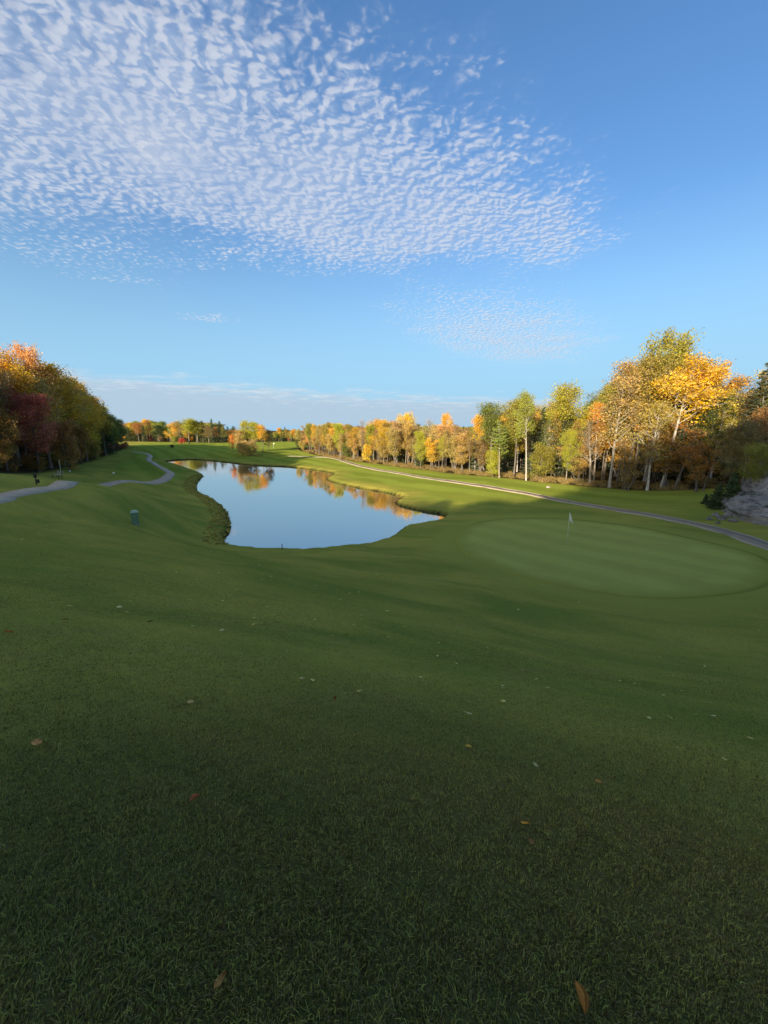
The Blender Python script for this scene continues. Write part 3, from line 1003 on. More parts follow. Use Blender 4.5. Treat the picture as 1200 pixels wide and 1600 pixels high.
def place(u, d, v_top):
    """ground point at picture column u and depth d, and the height of something whose tip is seen at row v_top"""
    x = (u - 600) / FPX * d
    y = d * math.cos(PITCH) + 0.0
    for _ in range(6):
        z = float(ground_z(x, y))
        b = (z - EYE[2] + d * math.sin(PITCH)) / math.cos(PITCH)      # height above the axis
        y = d * math.cos(PITCH) + b * math.sin(PITCH)
    b_top = (800 - v_top) / FPX * d
    return x, y, max(1.0, (b_top - b) * math.cos(PITCH))


def row(items, group):
    for it in items:
        name, label, kind, u, d, v_top, tint = it[:7]
        kw = it[7] if len(it) > 7 else {}
        x, y, h = place(u, d, v_top)
        plant_tree(name, label, kind, x, y, h, tint, group=group, **kw)


RIGHT = [
    ('poplar_tree', 'olive brown poplar where the lit wood begins beside the red maples', 'poplar', 484, 150, 661, 'olive', dict(var=0)),
    ('bare_tree', 'thin tan-leaved tree between olive poplars at the far end of the lit wood', 'sparse', 499, 138, 664, 'tan', dict(wide=1.5)),
    ('poplar_tree', 'olive poplar with an orange top left of the bright lime tree', 'poplar', 514, 130, 660, 'olive', dict(var=1)),
    ('poplar_tree', 'bright lime yellow full-crowned tree in the far lit wood', 'maple', 531, 122, 661, 'lime', dict(wide=0.72, var=0)),
    ('young_tree', 'dark olive young tree tucked under the bright lime tree', 'bush', 543, 118, 690, 'green', {}),
    ('sparse_tree', 'thin orange-leaved tree right of the bright lime tree', 'sparse', 553, 113, 667, 'gold', dict(wide=1.4)),
    ('bare_tree', 'bare grey-brown tree rising beside the big golden maple', 'bare', 567, 108, 655, 'tan', {}),
    ('maple_tree', 'large vivid orange-yellow maple glowing in the middle of the lit wood', 'maple', 592, 106, 655, 'gold', dict(wide=1.15, var=1)),
    ('young_tree', 'yellow bush under the left side of the vivid orange-yellow maple', 'bush', 573, 103, 694, 'yellow', dict(wide=0.8)),
    ('sapling_clump', 'tan sapling thicket under the right side of the vivid maple', 'thicket', 604, 98, 684, 'tan', dict(wide=1.5)),
    ('sapling_clump', 'tall tan sapling thicket below the golden round crown', 'thicket', 621, 96, 667, 'tan', dict(wide=1.2)),
    ('maple_tree', 'golden yellow round crown standing highest above the tan saplings', 'maple', 631, 103, 645, 'yellow', dict(wide=0.72, var=2)),
    ('bare_tree', 'bare brown tree just right of the golden round crown', 'bare', 647, 97, 659, 'tan', {}),
    ('young_tree', 'pointed yellow-green tree leafed to the ground among tan saplings', 'maple', 657, 86, 673, 'lime', dict(wide=0.62, var=0)),
    ('bare_tree', 'tall bare pinkish brown tree above the pointed yellow-green tree', 'bare', 671, 97, 654, 'peach', dict(wide=1.3)),
    ('young_tree', 'yellow narrow young tree beside the pointed yellow-green tree', 'thicket', 676, 86, 683, 'yellow', dict(wide=1.3)),
    ('maple_tree', 'orange round crown standing out above the wood left of the big poplars', 'maple', 695, 96, 646, 'gold', dict(wide=0.55, var=1)),
    ('young_tree', 'lime green slender tree under the orange round crown', 'poplar', 691, 84, 682, 'lime', dict(wide=0.85, var=2)),
    ('sapling_clump', 'yellowish sapling thicket right of the lime green slender tree', 'thicket', 708, 82, 680, 'tan', dict(wide=1.4)),
    ('sapling_clump', 'brownish gold sapling thicket left of the bare pale trunk', 'thicket', 722, 79, 677, 'peach', dict(wide=1.3)),
    ('spruce_tree', 'small dark spruce tip peeping over the tan saplings', 'spruce', 722, 105, 664, 'spruce', {}),
    ('aspen_tree', 'dark-crowned tree with pale bare trunk at the left foot of the poplars', 'aspen', 733, 76, 683, 'brown', dict(bark='pale', wide=0.7)),
    ('sapling_clump', 'shaded grey sapling thicket under the big green poplar', 'thicket', 752, 76, 680, 'brown', dict(wide=1.3)),
    ('maple_tree', 'orange-yellow crown on the left flank of the big green poplar', 'maple', 748, 80, 648, 'gold', dict(wide=0.55, var=0)),
    ('poplar_tree', 'big green poplar crown at the left end of the tall trees', 'poplar', 766, 74, 630, 'green', dict(wide=1.25, var=0)),
    ('young_tree', 'small yellow-green tree low beside the leaning pale trunk', 'bush', 770, 67, 701, 'lime', dict(wide=0.75)),
    ('pine_tree', 'green pine tuft on a long pale leaning trunk', 'pine', 780, 66, 655, 'green', dict(bark='pale', lean=(0, 0.06))),
    ('poplar_tree', 'olive poplar crown between the leaning pine and the tall birch', 'poplar', 803, 71, 624, 'olive', dict(wide=1.1, var=1)),
    ('birch_tree', 'tall pale-trunked birch with a thin dead-twigged top', 'aspen', 822, 62, 611, 'olive', dict(bark='white', wide=0.75, lean=(0, 0.035), var=0)),
    ('young_tree', 'olive yellow young tree low right of the tall pale birch', 'bush', 844, 64, 692, 'olive', dict(wide=0.9)),
    ('poplar_tree', 'tall yellow-green poplar right of the pale birch', 'poplar', 873, 68, 601, 'lime', dict(wide=1.05, var=2)),
    ('young_tree', 'bright lime young tree with thin pale stems in front of the dark wood', 'maple', 884, 60, 671, 'lime', dict(wide=0.62, var=1, bark='pale')),
    ('maple_tree', 'orange-yellow crown half hidden right of the tall yellow-green poplar', 'maple', 906, 68, 645, 'yellow', dict(wide=0.5, var=2)),
    ('bare_tree', 'bare spreading brown tree left of the tall brown-leaved group', 'bare', 921, 58, 652, 'brown', dict(wide=1.7, bark='pale')),
    ('sparse_tree', 'tan-leaved bushy tree at the foot of the bare spreading tree', 'thicket', 905, 60, 690, 'tan', dict(wide=1.5)),
    ('sparse_tree', 'tall thin brown-leaved tree at the left of the highest group', 'sparse', 952, 54, 568, 'tan', dict(wide=1.25, bark='pale', var=0)),
    ('sparse_tree', 'tall twiggy tree with thin tan top beside the highest green crown', 'bare', 980, 57, 560, 'tan', dict(wide=1.4, var=1)),
    ('poplar_tree', 'highest olive green crown of the wood', 'maple', 1022, 57, 527, 'olive', dict(wide=0.62, var=1)),
    ('poplar_tree', 'tan and olive crown filling in below the highest green crown', 'poplar', 990, 56, 590, 'tan', dict(wide=1.2, var=0)),
    ('sapling_clump', 'brown sapling thicket left of the white forked birch', 'thicket', 978, 52, 685, 'brown', dict(wide=1.4)),
    ('birch_tree', 'white forked birch with thin tan leaves in front of the wood', 'sparse', 1011, 50.5, 628, 'tan', dict(bark='white', wide=1.5, var=2)),
    ('aspen_tree', 'leaning pale aspen with blazing golden crown', 'aspen', 1034, 50.5, 563, 'gold', dict(bark='white', wide=1.35, lean=(0, 0.13), var=1, turn=0.3)),
    ('maple_tree', 'golden crown spreading right behind the leaning aspen', 'aspen', 1090, 52, 572, 'gold', dict(wide=1.1, var=2)),
    ('sapling_clump', 'rusty-leaved sapling thicket under the leaning aspen', 'thicket', 1052, 49, 655, 'rust', dict(wide=1.8)),
    ('maple_tree', 'dark green shaded tree right of the leaning aspen', 'maple', 1098, 50, 622, 'deep', dict(wide=0.75, var=0)),
    ('sparse_tree', 'small rusty tree at the wood edge left of the young spruces', 'thicket', 1097, 45, 690, 'rust', dict(wide=1.5)),
    ('bare_tree', 'bare brown crown behind the dark green shaded tree', 'sparse', 1135, 50, 592, 'brown', dict(wide=1.5, var=3)),
    ('maple_tree', 'dull brown shaded tree above the young spruces', 'maple', 1138, 43, 662, 'brown', dict(wide=0.7, var=1)),
    ('spruce_tree', 'tall dark spruce standing against the sky near the rock', 'spruce', 1171, 47, 565, 'spruce', dict(wide=1.2)),
    ('maple_tree', 'golden treetop at the picture edge beside the tall dark spruce', 'poplar', 1205, 48, 566, 'gold', dict(wide=1.2)),
    ('maple_tree', 'rusty shaded tree above the rock beside the olive young tree', 'maple', 1188, 42, 632, 'rust', dict(wide=0.8, var=2)),
    ('sparse_tree', 'brown-leaved tree rising behind the olive young tree on the rock', 'sparse', 1158, 41, 655, 'brown', dict(wide=1.8, var=1)),
    ('young_tree', 'olive young tree with thin pale stem growing over the rock', 'poplar', 1172, 36, 690, 'olive', dict(wide=1.3, var=1, bark='white')),
    ('spruce_tree', 'low broad young spruce nearest the cart path', 'low_spruce', 1102, 40, 770, 'spruce', dict(wide=1.1)),
    ('spruce_tree', 'middle young spruce growing left of the boulders', 'low_spruce', 1120, 38, 752, 'spruce', {}),
    ('spruce_tree', 'tallest young spruce beside the rock face', 'low_spruce', 1140, 37, 737, 'spruce', dict(wide=0.8)),
]
row(RIGHT, 'trees of the wood behind the putting green')

LEFT = [
    ('maple_tree', 'rusty olive bushy tree at the picture edge by the path', 'bush', 12, 50, 640, 'rust', dict(wide=0.62)),
    ('maple_tree', 'dark wine-red maple at the picture edge behind the olive bush', 'maple', -2, 55, 600, 'wine', dict(wide=1.0, var=2)),
    ('maple_tree', 'broad dark red maple above the bench', 'maple', 62, 55, 616, 'wine', dict(wide=1.0, var=0)),
    ('maple_tree', 'rust brown bush right of the broad dark red maple', 'bush', 108, 62, 655, 'rust', dict(wide=0.7)),
    ('poplar_tree', 'orange-topped tree cut by the picture edge', 'poplar', 4, 62, 545, 'gold', dict(wide=1.2, var=0, bark='pale')),
    ('poplar_tree', 'pale-stemmed olive gold tree above the dark red maple', 'sparse', 30, 61, 552, 'gold', dict(wide=1.7, var=1, bark='white')),
    ('maple_tree', 'peach orange round treetop catching the sun', 'maple', 63, 66, 545, 'peach', dict(wide=0.55, var=1)),
    ('poplar_tree', 'yellow-olive tree below the peach orange treetop', 'poplar', 45, 60, 575, 'gold', dict(wide=1.1, var=2)),
    ('spruce_tree', 'dark conifer tip showing between sunlit orange tops', 'spruce', 86, 76, 562, 'deep', {}),
    ('poplar_tree', 'olive orange tree right of the dark conifer tip', 'poplar', 100, 70, 572, 'gold', dict(wide=1.3, var=1)),
    ('sparse_tree', 'thin pale-stemmed tree right above the dark red maple', 'sparse', 80, 62, 590, 'tan', dict(wide=1.6, bark='pale', var=3)),
    ('poplar_tree', 'olive gold tree in the middle of the shaded left wood', 'poplar', 118, 76, 590, 'tan', dict(wide=1.3, var=0)),
    ('maple_tree', 'olive yellow rounded tree with sunlit shoulder', 'maple', 136, 84, 597, 'gold', dict(wide=0.8, var=2)),
    ('young_tree', 'brown olive undergrowth tree below the olive yellow rounded tree', 'bush', 128, 74, 665, 'rust', dict(wide=0.7)),
    ('poplar_tree', 'olive gold tree stepping down right of the rounded tree', 'poplar', 152, 96, 618, 'gold', dict(wide=1.2, var=1)),
    ('young_tree', 'olive bush at the foot of the stepping-down trees', 'bush', 148, 92, 672, 'olive', dict(wide=0.7)),
    ('spruce_tree', 'slim dark spruce spire in the left wood', 'spruce', 171, 118, 628, 'spruce', {}),
    ('poplar_tree', 'dull green tree beside the slim spruce spire', 'poplar', 165, 114, 640, 'olive', dict(wide=1.3, var=2)),
    ('maple_tree', 'dark green tree near the far end of the left wood', 'maple', 178, 135, 648, 'green', dict(wide=0.75, var=0)),
    ('maple_tree', 'dark green last tree where the left wood meets the fairway', 'maple', 190, 158, 655, 'green', dict(wide=0.8, var=1)),
]
row(LEFT, 'trees of the shaded wood left of the path')

FAR = [
    # far left group beyond the fairway
    ('autumn_tree', 'orange tree at the far left beyond the dark wood end', 'maple', 206, 300, 660, 'gold', dict(wide=0.91)),
    ('autumn_tree', 'olive tree second in the far left group', 'poplar', 215, 305, 658, 'olive', dict(wide=1.69)),
    ('autumn_tree', 'tan thin tree third in the far left group', 'sparse', 223, 298, 659, 'tan', dict(wide=2.34)),
    ('autumn_tree', 'orange crown highest in the far left group', 'maple', 231, 300, 655, 'gold', dict(wide=0.78)),
    ('autumn_tree', 'yellow-olive tree right of the highest far left crown', 'poplar', 239, 302, 657, 'lime', dict(wide=1.69)),
    ('autumn_tree', 'olive tree near the right end of the far left group', 'poplar', 247, 305, 659, 'olive', dict(wide=1.69)),
    ('autumn_tree', 'dark olive tree last in the far left group', 'poplar', 256, 300, 658, 'green', dict(wide=1.82)),
    ('shrub', 'wine-red shrub under the far left group', 'bush', 236, 285, 682, 'wine', dict(cat='shrub', wide=1.30)),
    ('shrub', 'dark shrub at the left foot of the far left group', 'bush', 213, 285, 680, 'deep', dict(cat='shrub', wide=1.69)),
    ('shrub', 'dark shrub at the right foot of the far left group', 'bush', 252, 285, 681, 'brown', dict(cat='shrub', wide=1.69)),
    # second group
    ('autumn_tree', 'orange maple at the left of the mixed far group', 'maple', 272, 250, 660, 'gold', dict(wide=0.98)),
    ('autumn_tree', 'tan thin tree beside the far orange maple', 'sparse', 283, 248, 658, 'tan', dict(wide=2.60)),
    ('autumn_tree', 'yellow-green tall tree in the mixed far group', 'poplar', 296, 245, 654, 'lime', dict(wide=1.95)),
    ('autumn_tree', 'olive tall tree right of the yellow-green one in the mixed far group', 'poplar', 308, 248, 657, 'olive', dict(wide=1.95)),
    ('autumn_tree', 'dark pine in the middle of the mixed far group', 'spruce', 318, 250, 656, 'deep', dict(wide=2.08)),
    ('spruce_tree', 'sharp-tipped spruce highest in the mixed far group', 'spruce', 333, 248, 653, 'spruce', dict(wide=1.30)),
    ('spruce_tree', 'broad dark spruce right of the sharp-tipped spruce', 'spruce', 345, 258, 657, 'spruce', dict(wide=1.69)),
    ('autumn_tree', 'brown thin tree beneath the sharp-tipped spruce', 'sparse', 327, 242, 666, 'brown', dict(wide=2.34)),
    ('shrub', 'red shrub at the foot of the mixed far group', 'bush', 285, 232, 684, 'red', dict(cat='shrub', wide=1.56)),
    ('shrub', 'olive shrub left of the red shrub', 'bush', 273, 236, 682, 'olive', dict(cat='shrub', wide=1.30)),
    ('spruce_tree', 'dark pine behind the gap right of the mixed far group', 'spruce', 357, 290, 665, 'spruce', dict(wide=1.95)),
    ('spruce_tree', 'spreading dark pine left of the island clump', 'pine', 366, 270, 665, 'deep', dict(wide=1.69)),
    # island clump in the fairway
    ('autumn_tree', 'small orange tree at the left of the island clump', 'maple', 364, 144, 679, 'orange', dict(wide=0.70)),
    ('autumn_tree', 'tan orange tree second from left in the island clump', 'thicket', 374, 138, 671, 'peach', dict(wide=1.5)),
    ('autumn_tree', 'tall yellow-olive pointed tree in the island clump', 'poplar', 385, 142, 657, 'lime', dict(wide=1.1)),
    ('autumn_tree', 'tall olive tree in the middle of the island clump', 'poplar', 399, 142, 659, 'lime', dict(wide=1.3)),
    ('autumn_tree', 'yellow-brown tree right of the middle of the island clump', 'poplar', 411, 141, 663, 'gold', dict(wide=1.2)),
    ('autumn_tree', 'dark shaded tree at the right edge of the island clump', 'maple', 420, 147, 671, 'brown', dict(wide=0.78)),
    ('shrub', 'pale beige round shrub in front of the island clump', 'bush', 391, 130, 687, 'tan', dict(cat='shrub', wide=1.55)),
    ('shrub', 'tan shrub left of the pale beige shrub', 'bush', 379, 132, 688, 'peach', dict(cat='shrub', wide=1.08)),
    # far centre group
    ('spruce_tree', 'dark green spruce at the left of the red maple group', 'spruce', 431, 250, 673, 'spruce', dict(wide=2.34)),
    ('autumn_tree', 'orange-yellow tree left of the far red maples', 'maple', 437, 255, 668, 'gold', dict(wide=0.78)),
    ('spruce_tree', 'slim spruce spire among the far red maples', 'spruce', 446, 262, 666, 'spruce', dict(wide=1.30)),
    ('autumn_tree', 'orange-olive tree above the left red maple', 'maple', 450, 250, 670, 'olive', dict(wide=0.78)),
    ('maple_tree', 'left small vivid red maple far across the fairway', 'maple', 451, 232, 684, 'red', dict(wide=0.65)),
    ('autumn_tree', 'orange maple between the two vivid red maples', 'maple', 459, 245, 670, 'orange', dict(wide=0.91)),
    ('maple_tree', 'right vivid red maple far across the fairway', 'maple', 471, 225, 681, 'red', dict(wide=0.7)),
    ('autumn_tree', 'reddish tree behind the right vivid red maple', 'sparse', 475, 245, 673, 'red', dict(wide=2.86)),
    ('autumn_tree', 'brown tree between far red maples and the lit wood', 'sparse', 466, 250, 674, 'brown', dict(wide=2.86)),
]
row(FAR, 'trees far across the fairway')

# ------------------------------------------------------------------ masses: woods behind the front rows, undergrowth, grass
def proto(name, me):
    o = bpy.data.objects.new(name, me)
    return o


def scatter(name, label, protos, pts, rot, scl, which, tint=None, bark=None):
    """one object that stands many copies of a few shapes on points"""
    me = bpy.data.meshes.new(name)
    n = len(pts)
    me.vertices.add(n); me.vertices.foreach_set('co', np.asarray(pts, np.float32).ravel())
    def att(nm, typ, arr, key):
        a_ = me.attributes.new(nm, typ, 'POINT'); a_.data.foreach_set(key, np.asarray(arr, np.float32 if key != 'value' or typ == 'FLOAT' else np.int32).ravel())
    att('rot', 'FLOAT_VECTOR', rot, 'vector')
    att('scl', 'FLOAT_VECTOR', scl, 'vector')
    att('which', 'INT', which, 'value')
    if tint is not None: att('tint', 'FLOAT_VECTOR', tint, 'vector')
    if bark is not None: att('bark', 'FLOAT_VECTOR', bark, 'vector')
    col_ = bpy.data.collections.new(name + '_shapes')
    for k, m_ in enumerate(protos):
        col_.objects.link(proto('%s_shape_%02d' % (name, k), m_))
    ng = bpy.data.node_groups.new(name + '_scatter', 'GeometryNodeTree')
    ng.interface.new_socket('Geometry', in_out='INPUT', socket_type='NodeSocketGeometry')
    ng.interface.new_socket('Geometry', in_out='OUTPUT', socket_type='NodeSocketGeometry')
    N = ng.nodes
    gi = N.new('NodeGroupInput'); go = N.new('NodeGroupOutput')
    ip = N.new('GeometryNodeInstanceOnPoints')
    ci = N.new('GeometryNodeCollectionInfo')
    ci.inputs['Collection'].default_value = col_
    ci.inputs['Separate Children'].default_value = True
    ci.inputs['Reset Children'].default_value = True
    def named(nm, typ):
        a_ = N.new('GeometryNodeInputNamedAttribute'); a_.data_type = typ; a_.inputs['Name'].default_value = nm
        return a_.outputs['Attribute']
    er = N.new('FunctionNodeEulerToRotation')
    L = ng.links.new
    L(named('rot', 'FLOAT_VECTOR'), er.inputs[0])
    L(gi.outputs[0], ip.inputs['Points'])
    L(ci.outputs[0], ip.inputs['Instance'])
    ip.inputs['Pick Instance'].default_value = True
    L(named('which', 'INT'), ip.inputs['Instance Index'])
    L(er.outputs[0], ip.inputs['Rotation'])
    L(named('scl', 'FLOAT_VECTOR'), ip.inputs['Scale'])
    L(ip.outputs[0], go.inputs[0])
    o = link(name, me)
    md = o.modifiers.new('scatter', 'NODES'); md.node_group = ng
    tag(o, label, kind='stuff')
    return o


def joined_tree(kind, v):
    """trunk and crown of a shape in one mesh, for the woods"""
    tme, cme, H = SHAPES[kind][v % len(SHAPES[kind])]
    bmx = bmesh.new(); bmx.from_mesh(tme)
    me = bpy.data.meshes.new(kind + '_wood')
    tv = np.empty(len(tme.vertices) * 3, np.float32); tme.vertices.foreach_get('co', tv)
    cv_ = np.empty(len(cme.vertices) * 3, np.float32); cme.vertices.foreach_get('co', cv_)
    tf = np.empty(len(tme.loops), np.int32); tme.loops.foreach_get('vertex_index', tf)
    cf_ = np.empty(len(cme.loops), np.int32); cme.loops.foreach_get('vertex_index', cf_)
    bmx.free()
    ntv = len(tv) // 3
    faces = np.concatenate([tf.reshape(-1, 4), cf_.reshape(-1, 4) + ntv])
    mi = np.concatenate([np.zeros(len(tf) // 4, int), np.ones(len(cf_) // 4, int)])
    me = mesh_np(kind + '_wood', np.concatenate([tv, cv_]).reshape(-1, 3), faces, [mat_bark, cme.materials[0]], mat_idx=mi)
    va = np.empty(len(cme.vertices) * 4, np.float32); cme.attributes['var'].data.foreach_get('color', va)
    at_ = me.attributes.new('var', 'FLOAT_COLOR', 'POINT')
    at_.data.foreach_set('color', np.concatenate([np.full(ntv * 4, 0.5, np.float32), va]))
    return me, H


WOODS = [joined_tree(k, v) for k, v in (('poplar', 0), ('poplar', 1), ('maple', 0), ('maple', 1), ('sparse', 0), ('sparse', 1), ('sparse', 3), ('thicket', 0), ('thicket', 1), ('thicket', 2), ('bare', 0), ('spruce', 0), ('spruce', 1), ('bush', 0), ('bush', 1))]
W_H = np.array([h for _, h in WOODS])
W_MESH = [m for m, _ in WOODS]


def jitter_grid(x0, x1, y0, y1, step, j=0.42):
    gx, gy = np.meshgrid(np.arange(x0, x1, step), np.arange(y0, y1, step))
    p_ = np.stack([gx.ravel(), gy.ravel()], -1)
    return p_ + rng.uniform(-j, j, p_.shape) * step


def depth_px(x, y, z):
    q = np.stack([x, y, z], -1) - EYE
    d = q @ FWD
    return 600 + q[:, 0] / d * FPX, d, 800 - (q @ UPV) / d * FPX


def wood(name, label, P, height, kinds, probs, tints, wide=(0.9, 1.3), bark=('grey', 'brown', 'grey', 'pale', 'dark')):
    n = len(P)
    k = rng.choice(kinds, n, p=np.array(probs) / np.sum(probs))
    z = ground_z(P[:, 0], P[:, 1])
    h = height
    # undergrowth shapes stay low
    low = np.isin(k, (13, 14))
    h = np.where(low, np.minimum(h, rng.uniform(2.5, 4.5, n)), h)
    mid_ = np.isin(k, (7, 8, 9))
    h = np.where(mid_, np.minimum(h, rng.uniform(8.5, 12.5, n)), h)
    s = h / W_H[k]
    wd = rng.uniform(*wide, n)
    tn = np.array([TINT[a_] for a_ in tints])[rng.integers(0, len(tints), n)] * rng.uniform(0.85, 1.15, (n, 3))
    con = np.isin(k, (11, 12))
    tn[con] = np.array(TINT['spruce'])
    bk = np.array([BARK[a_] for a_ in bark])[rng.integers(0, 5, n)]
    rot = np.column_stack([np.zeros(n), np.zeros(n), rng.uniform(0, 6.28, n)])
    return scatter(name, label, W_MESH, np.column_stack([P, z - 0.1]), rot, np.column_stack([s * wd, s * wd, s]), k, tn, bk)


def skyline_height(P, sky, drop):
    """tree heights that keep the wood's outline as seen from the hill"""
    z = ground_z(P[:, 0], P[:, 1])
    u, d, vb = depth_px(P[:, 0], P[:, 1], z)
    vt = np.interp(u, [a_ for a_, _ in sky], [b_ for _, b_ in sky]) + drop
    return np.maximum((vb - vt) / FPX * d, 1.5), u, d


ALL = np.arange(15)
# the wood on the right
P = jitter_grid(-40, 110, 20, 185, 2.5)
dd = dist_line(RIGHT_LINE, P[:, 0], P[:, 1])
P = P[(dd > 1.5) & (dd < 26) & (P[:, 1] < 165)]
SKY_R = [(470, 670), (530, 668), (560, 674), (600, 666), (640, 668), (700, 670), (735, 676), (760, 645), (800, 640), (870, 625), (905, 660), (940, 600), (1000, 560), (1040, 560), (1100, 592), (1130, 612), (1200, 590), (1500, 560)]
h, u, d = skyline_height(P, SKY_R, rng.uniform(0, 30, len(P)))
h = np.where(u < 745, skyline_height(P, SKY_R, rng.uniform(-8, 14, len(P)))[0], h)
ok = (u > 440) & (u < 1330) & (h > 3) & ((u < 735) | (dist_line(RIGHT_LINE, P[:, 0], P[:, 1]) > 4.0))
P, h, u, d = P[ok], np.minimum(h[ok], 19), u[ok], d[ok]
tall_end = u > 735
wood('woodland', 'tan sapling wood filling in behind the lit front row', P[~tall_end], h[~tall_end], ALL, [2, 2, 1, 1, 3, 3, 3, 5, 5, 5, 2, .7, .7, .6, .6], ['tan', 'tan', 'brown', 'olive', 'gold', 'tan', 'brown', 'peach'])
wood('woodland', 'tall shaded wood with bare trunks filling in behind the tall trees', P[tall_end], h[tall_end], ALL, [4, 4, .5, .5, 4, 4, 4, 1, 1, 1, 2.5, 2, 2, .25, .25], ['brown', 'olive', 'olive', 'deep', 'lime', 'brown', 'gold', 'green'], bark=('pale', 'grey', 'white', 'grey', 'brown'))
# the wood on the left, which runs on out of the picture and throws the long shade over the hill
P = jitter_grid(-150, 0, -70, 190, 3.1)
dd = dist_line(LEFT_LINE, P[:, 0], P[:, 1])
P = P[(dd > 1.0) & (dd < 30) & (P[:, 1] < 178)]
SKY_L = [(-400, 540), (-100, 540), (0, 556), (60, 560), (100, 584), (130, 608), (160, 642), (195, 662), (260, 668)]
h, u, d = skyline_height(P, SKY_L, rng.uniform(0, 26, len(P)))
inview = (d > 38) & (u > -60)
hb = np.interp(P[:, 1], [-60, -14, -5, 2, 28, 45], [12, 12, 11, 8.5, 8.5, 12]) * rng.uniform(0.74, 1.06, len(P))
h = np.where(inview, np.minimum(h, 16), hb)
wood('woodland', 'shaded mixed wood filling in behind the left front trees', P, h, ALL, [3, 3, 3, 3, 1.5, 1.5, 1.5, 1, 1, 1, .3, 1.2, 1.2, 1.6, 1.6], ['gold', 'gold', 'tan', 'olive', 'tan', 'brown', 'olive'], wide=(0.9, 1.3))
# the wood behind the photographer
P = jitter_grid(-36, 70, -58, -5, 3.1)
P = P[P[:, 1] < -20]
P = P[(dist_line(LEFT_LINE, P[:, 0], P[:, 1]) < 0.5)]
h = np.interp(P[:, 0], [-36, -22, -14, -6, 70], [12, 12.5, 17, 22, 21]) * rng.uniform(0.84, 1.1, len(P))
wood('woodland', 'tall mixed wood on the hilltop behind the viewpoint', P, h, ALL, [3, 3, 3, 3, 1, 1, 1, 1, 1, 1, .2, 2, 2, 2.5, 2.5], ['olive', 'gold', 'olive', 'green', 'rust', 'lime'], wide=(1.0, 1.5))
# the far wood
P = np.concatenate([jitter_grid(-330, 130, 285, 420, 7.0), jitter_grid(-90, -20, 235, 300, 6.0)])
z = ground_z(P[:, 0], P[:, 1])
u, d, vb = depth_px(P[:, 0], P[:, 1], z)
SKY_F = [(150, 664), (200, 664), (235, 661), (262, 668), (272, 666), (300, 662), (340, 664), (355, 672), (370, 674), (425, 678), (440, 674), (470, 676), (490, 670), (560, 670), (800, 668)]
h, u, d = skyline_height(P, SKY_F, rng.uniform(-3, 4, len(P)))
keep = (u > 150) & (u < 780) & (h > 3)
P, h = P[keep], np.minimum(h[keep], 18)
wood('woodland', 'distant mixed wood closing the fairway beyond the pond', P, h, ALL, [3, 3, 3, 3, 2, 2, 2, 0, 0, 0, .2, 3, 3, 2, 2], ['olive', 'gold', 'olive', 'green', 'rust', 'tan', 'deep'], wide=(1.1, 1.7))

# brush and dead grass along the wood edges
def line_points(line, n, lo, hi):
    L_ = np.array(line, float)
    s = np.concatenate([[0], np.cumsum(np.linalg.norm(np.diff(L_, axis=0), axis=1))])
    t_ = rng.uniform(0, s[-1], n)
    c_ = np.column_stack([np.interp(t_, s, L_[:, 0]), np.interp(t_, s, L_[:, 1])])
    tg = np.column_stack([np.interp(t_ + 1, s, L_[:, 0]), np.interp(t_ + 1, s, L_[:, 1])]) - np.column_stack([np.interp(t_ - 1, s, L_[:, 0]), np.interp(t_ - 1, s, L_[:, 1])])
    tg /= np.linalg.norm(tg, axis=1, keepdims=True) + 1e-9
    return c_ + np.column_stack([-tg[:, 1], tg[:, 0]]) * rng.uniform(lo, hi, n)[:, None]


def brush(name, label, P, hgt, tints):
    n = len(P)
    k = rng.choice([13, 14], n)
    s = rng.uniform(*hgt, n) / 5.0
    wd = rng.uniform(0.8, 1.6, n)
    tn = np.array([TINT[a_] for a_ in tints])[rng.integers(0, len(tints), n)] * rng.uniform(0.8, 1.2, (n, 3))
    bk = np.tile(np.array(BARK['brown']), (n, 1))
    return scatter(name, label, W_MESH, np.column_stack([P, ground_z(P[:, 0], P[:, 1]) - 0.08]), np.column_stack([np.zeros(n), np.zeros(n), rng.uniform(0, 6.28, n)]), np.column_stack([s * wd, s * wd, s]), k, tn, bk)


P = line_points(LEFT_LINE[3:], 170, -1.5, 3.5)
brush('undergrowth', 'dark brown bramble at the foot of the shaded left wood', P, (0.6, 2.2), ['wine', 'brown', 'olive', 'rust'])

# --- turf blades
mat_blade, t = new_mat('grass_blade')
g = t.n('ShaderNodeNewGeometry')
var = t.n('ShaderNodeAttribute', attribute_name='var')
s_ = t.n('ShaderNodeSeparateColor'); t.link(var.outputs['Color'], s_.inputs[0])
c = grass_color(t, g.outputs['Position'])
c = t.mix(t.ramp(s_.outputs[0], 0.35, 0.95, 0.28, 0.90), c, (0.20, 0.135, 0.068))
hs = t.n('ShaderNodeHueSaturation'); t.link(c, hs.inputs['Color'])
t.put(hs.inputs['Value'], t.math('MULTIPLY_ADD', s_.outputs[1], 1.55, 0.28))
t.put(hs.inputs['Hue'], t.math('MULTIPLY_ADD', s_.outputs[2], 0.04, 0.48))
df = t.n('ShaderNodeBsdfPrincipled'); t.link(hs.outputs[0], df.inputs['Base Color']); df.inputs['Roughness'].default_value = 0.6; df.inputs['Specular IOR Level'].default_value = 0.1
tr = t.n('ShaderNodeBsdfTranslucent'); t.link(hs.outputs[0], tr.inputs['Color'])
mx = t.n('ShaderNodeMixShader'); mx.inputs[0].default_value = 0.25
t.link(df.outputs[0], mx.inputs[1]); t.link(tr.outputs[0], mx.inputs[2])
finish(t, mx.outputs[0])


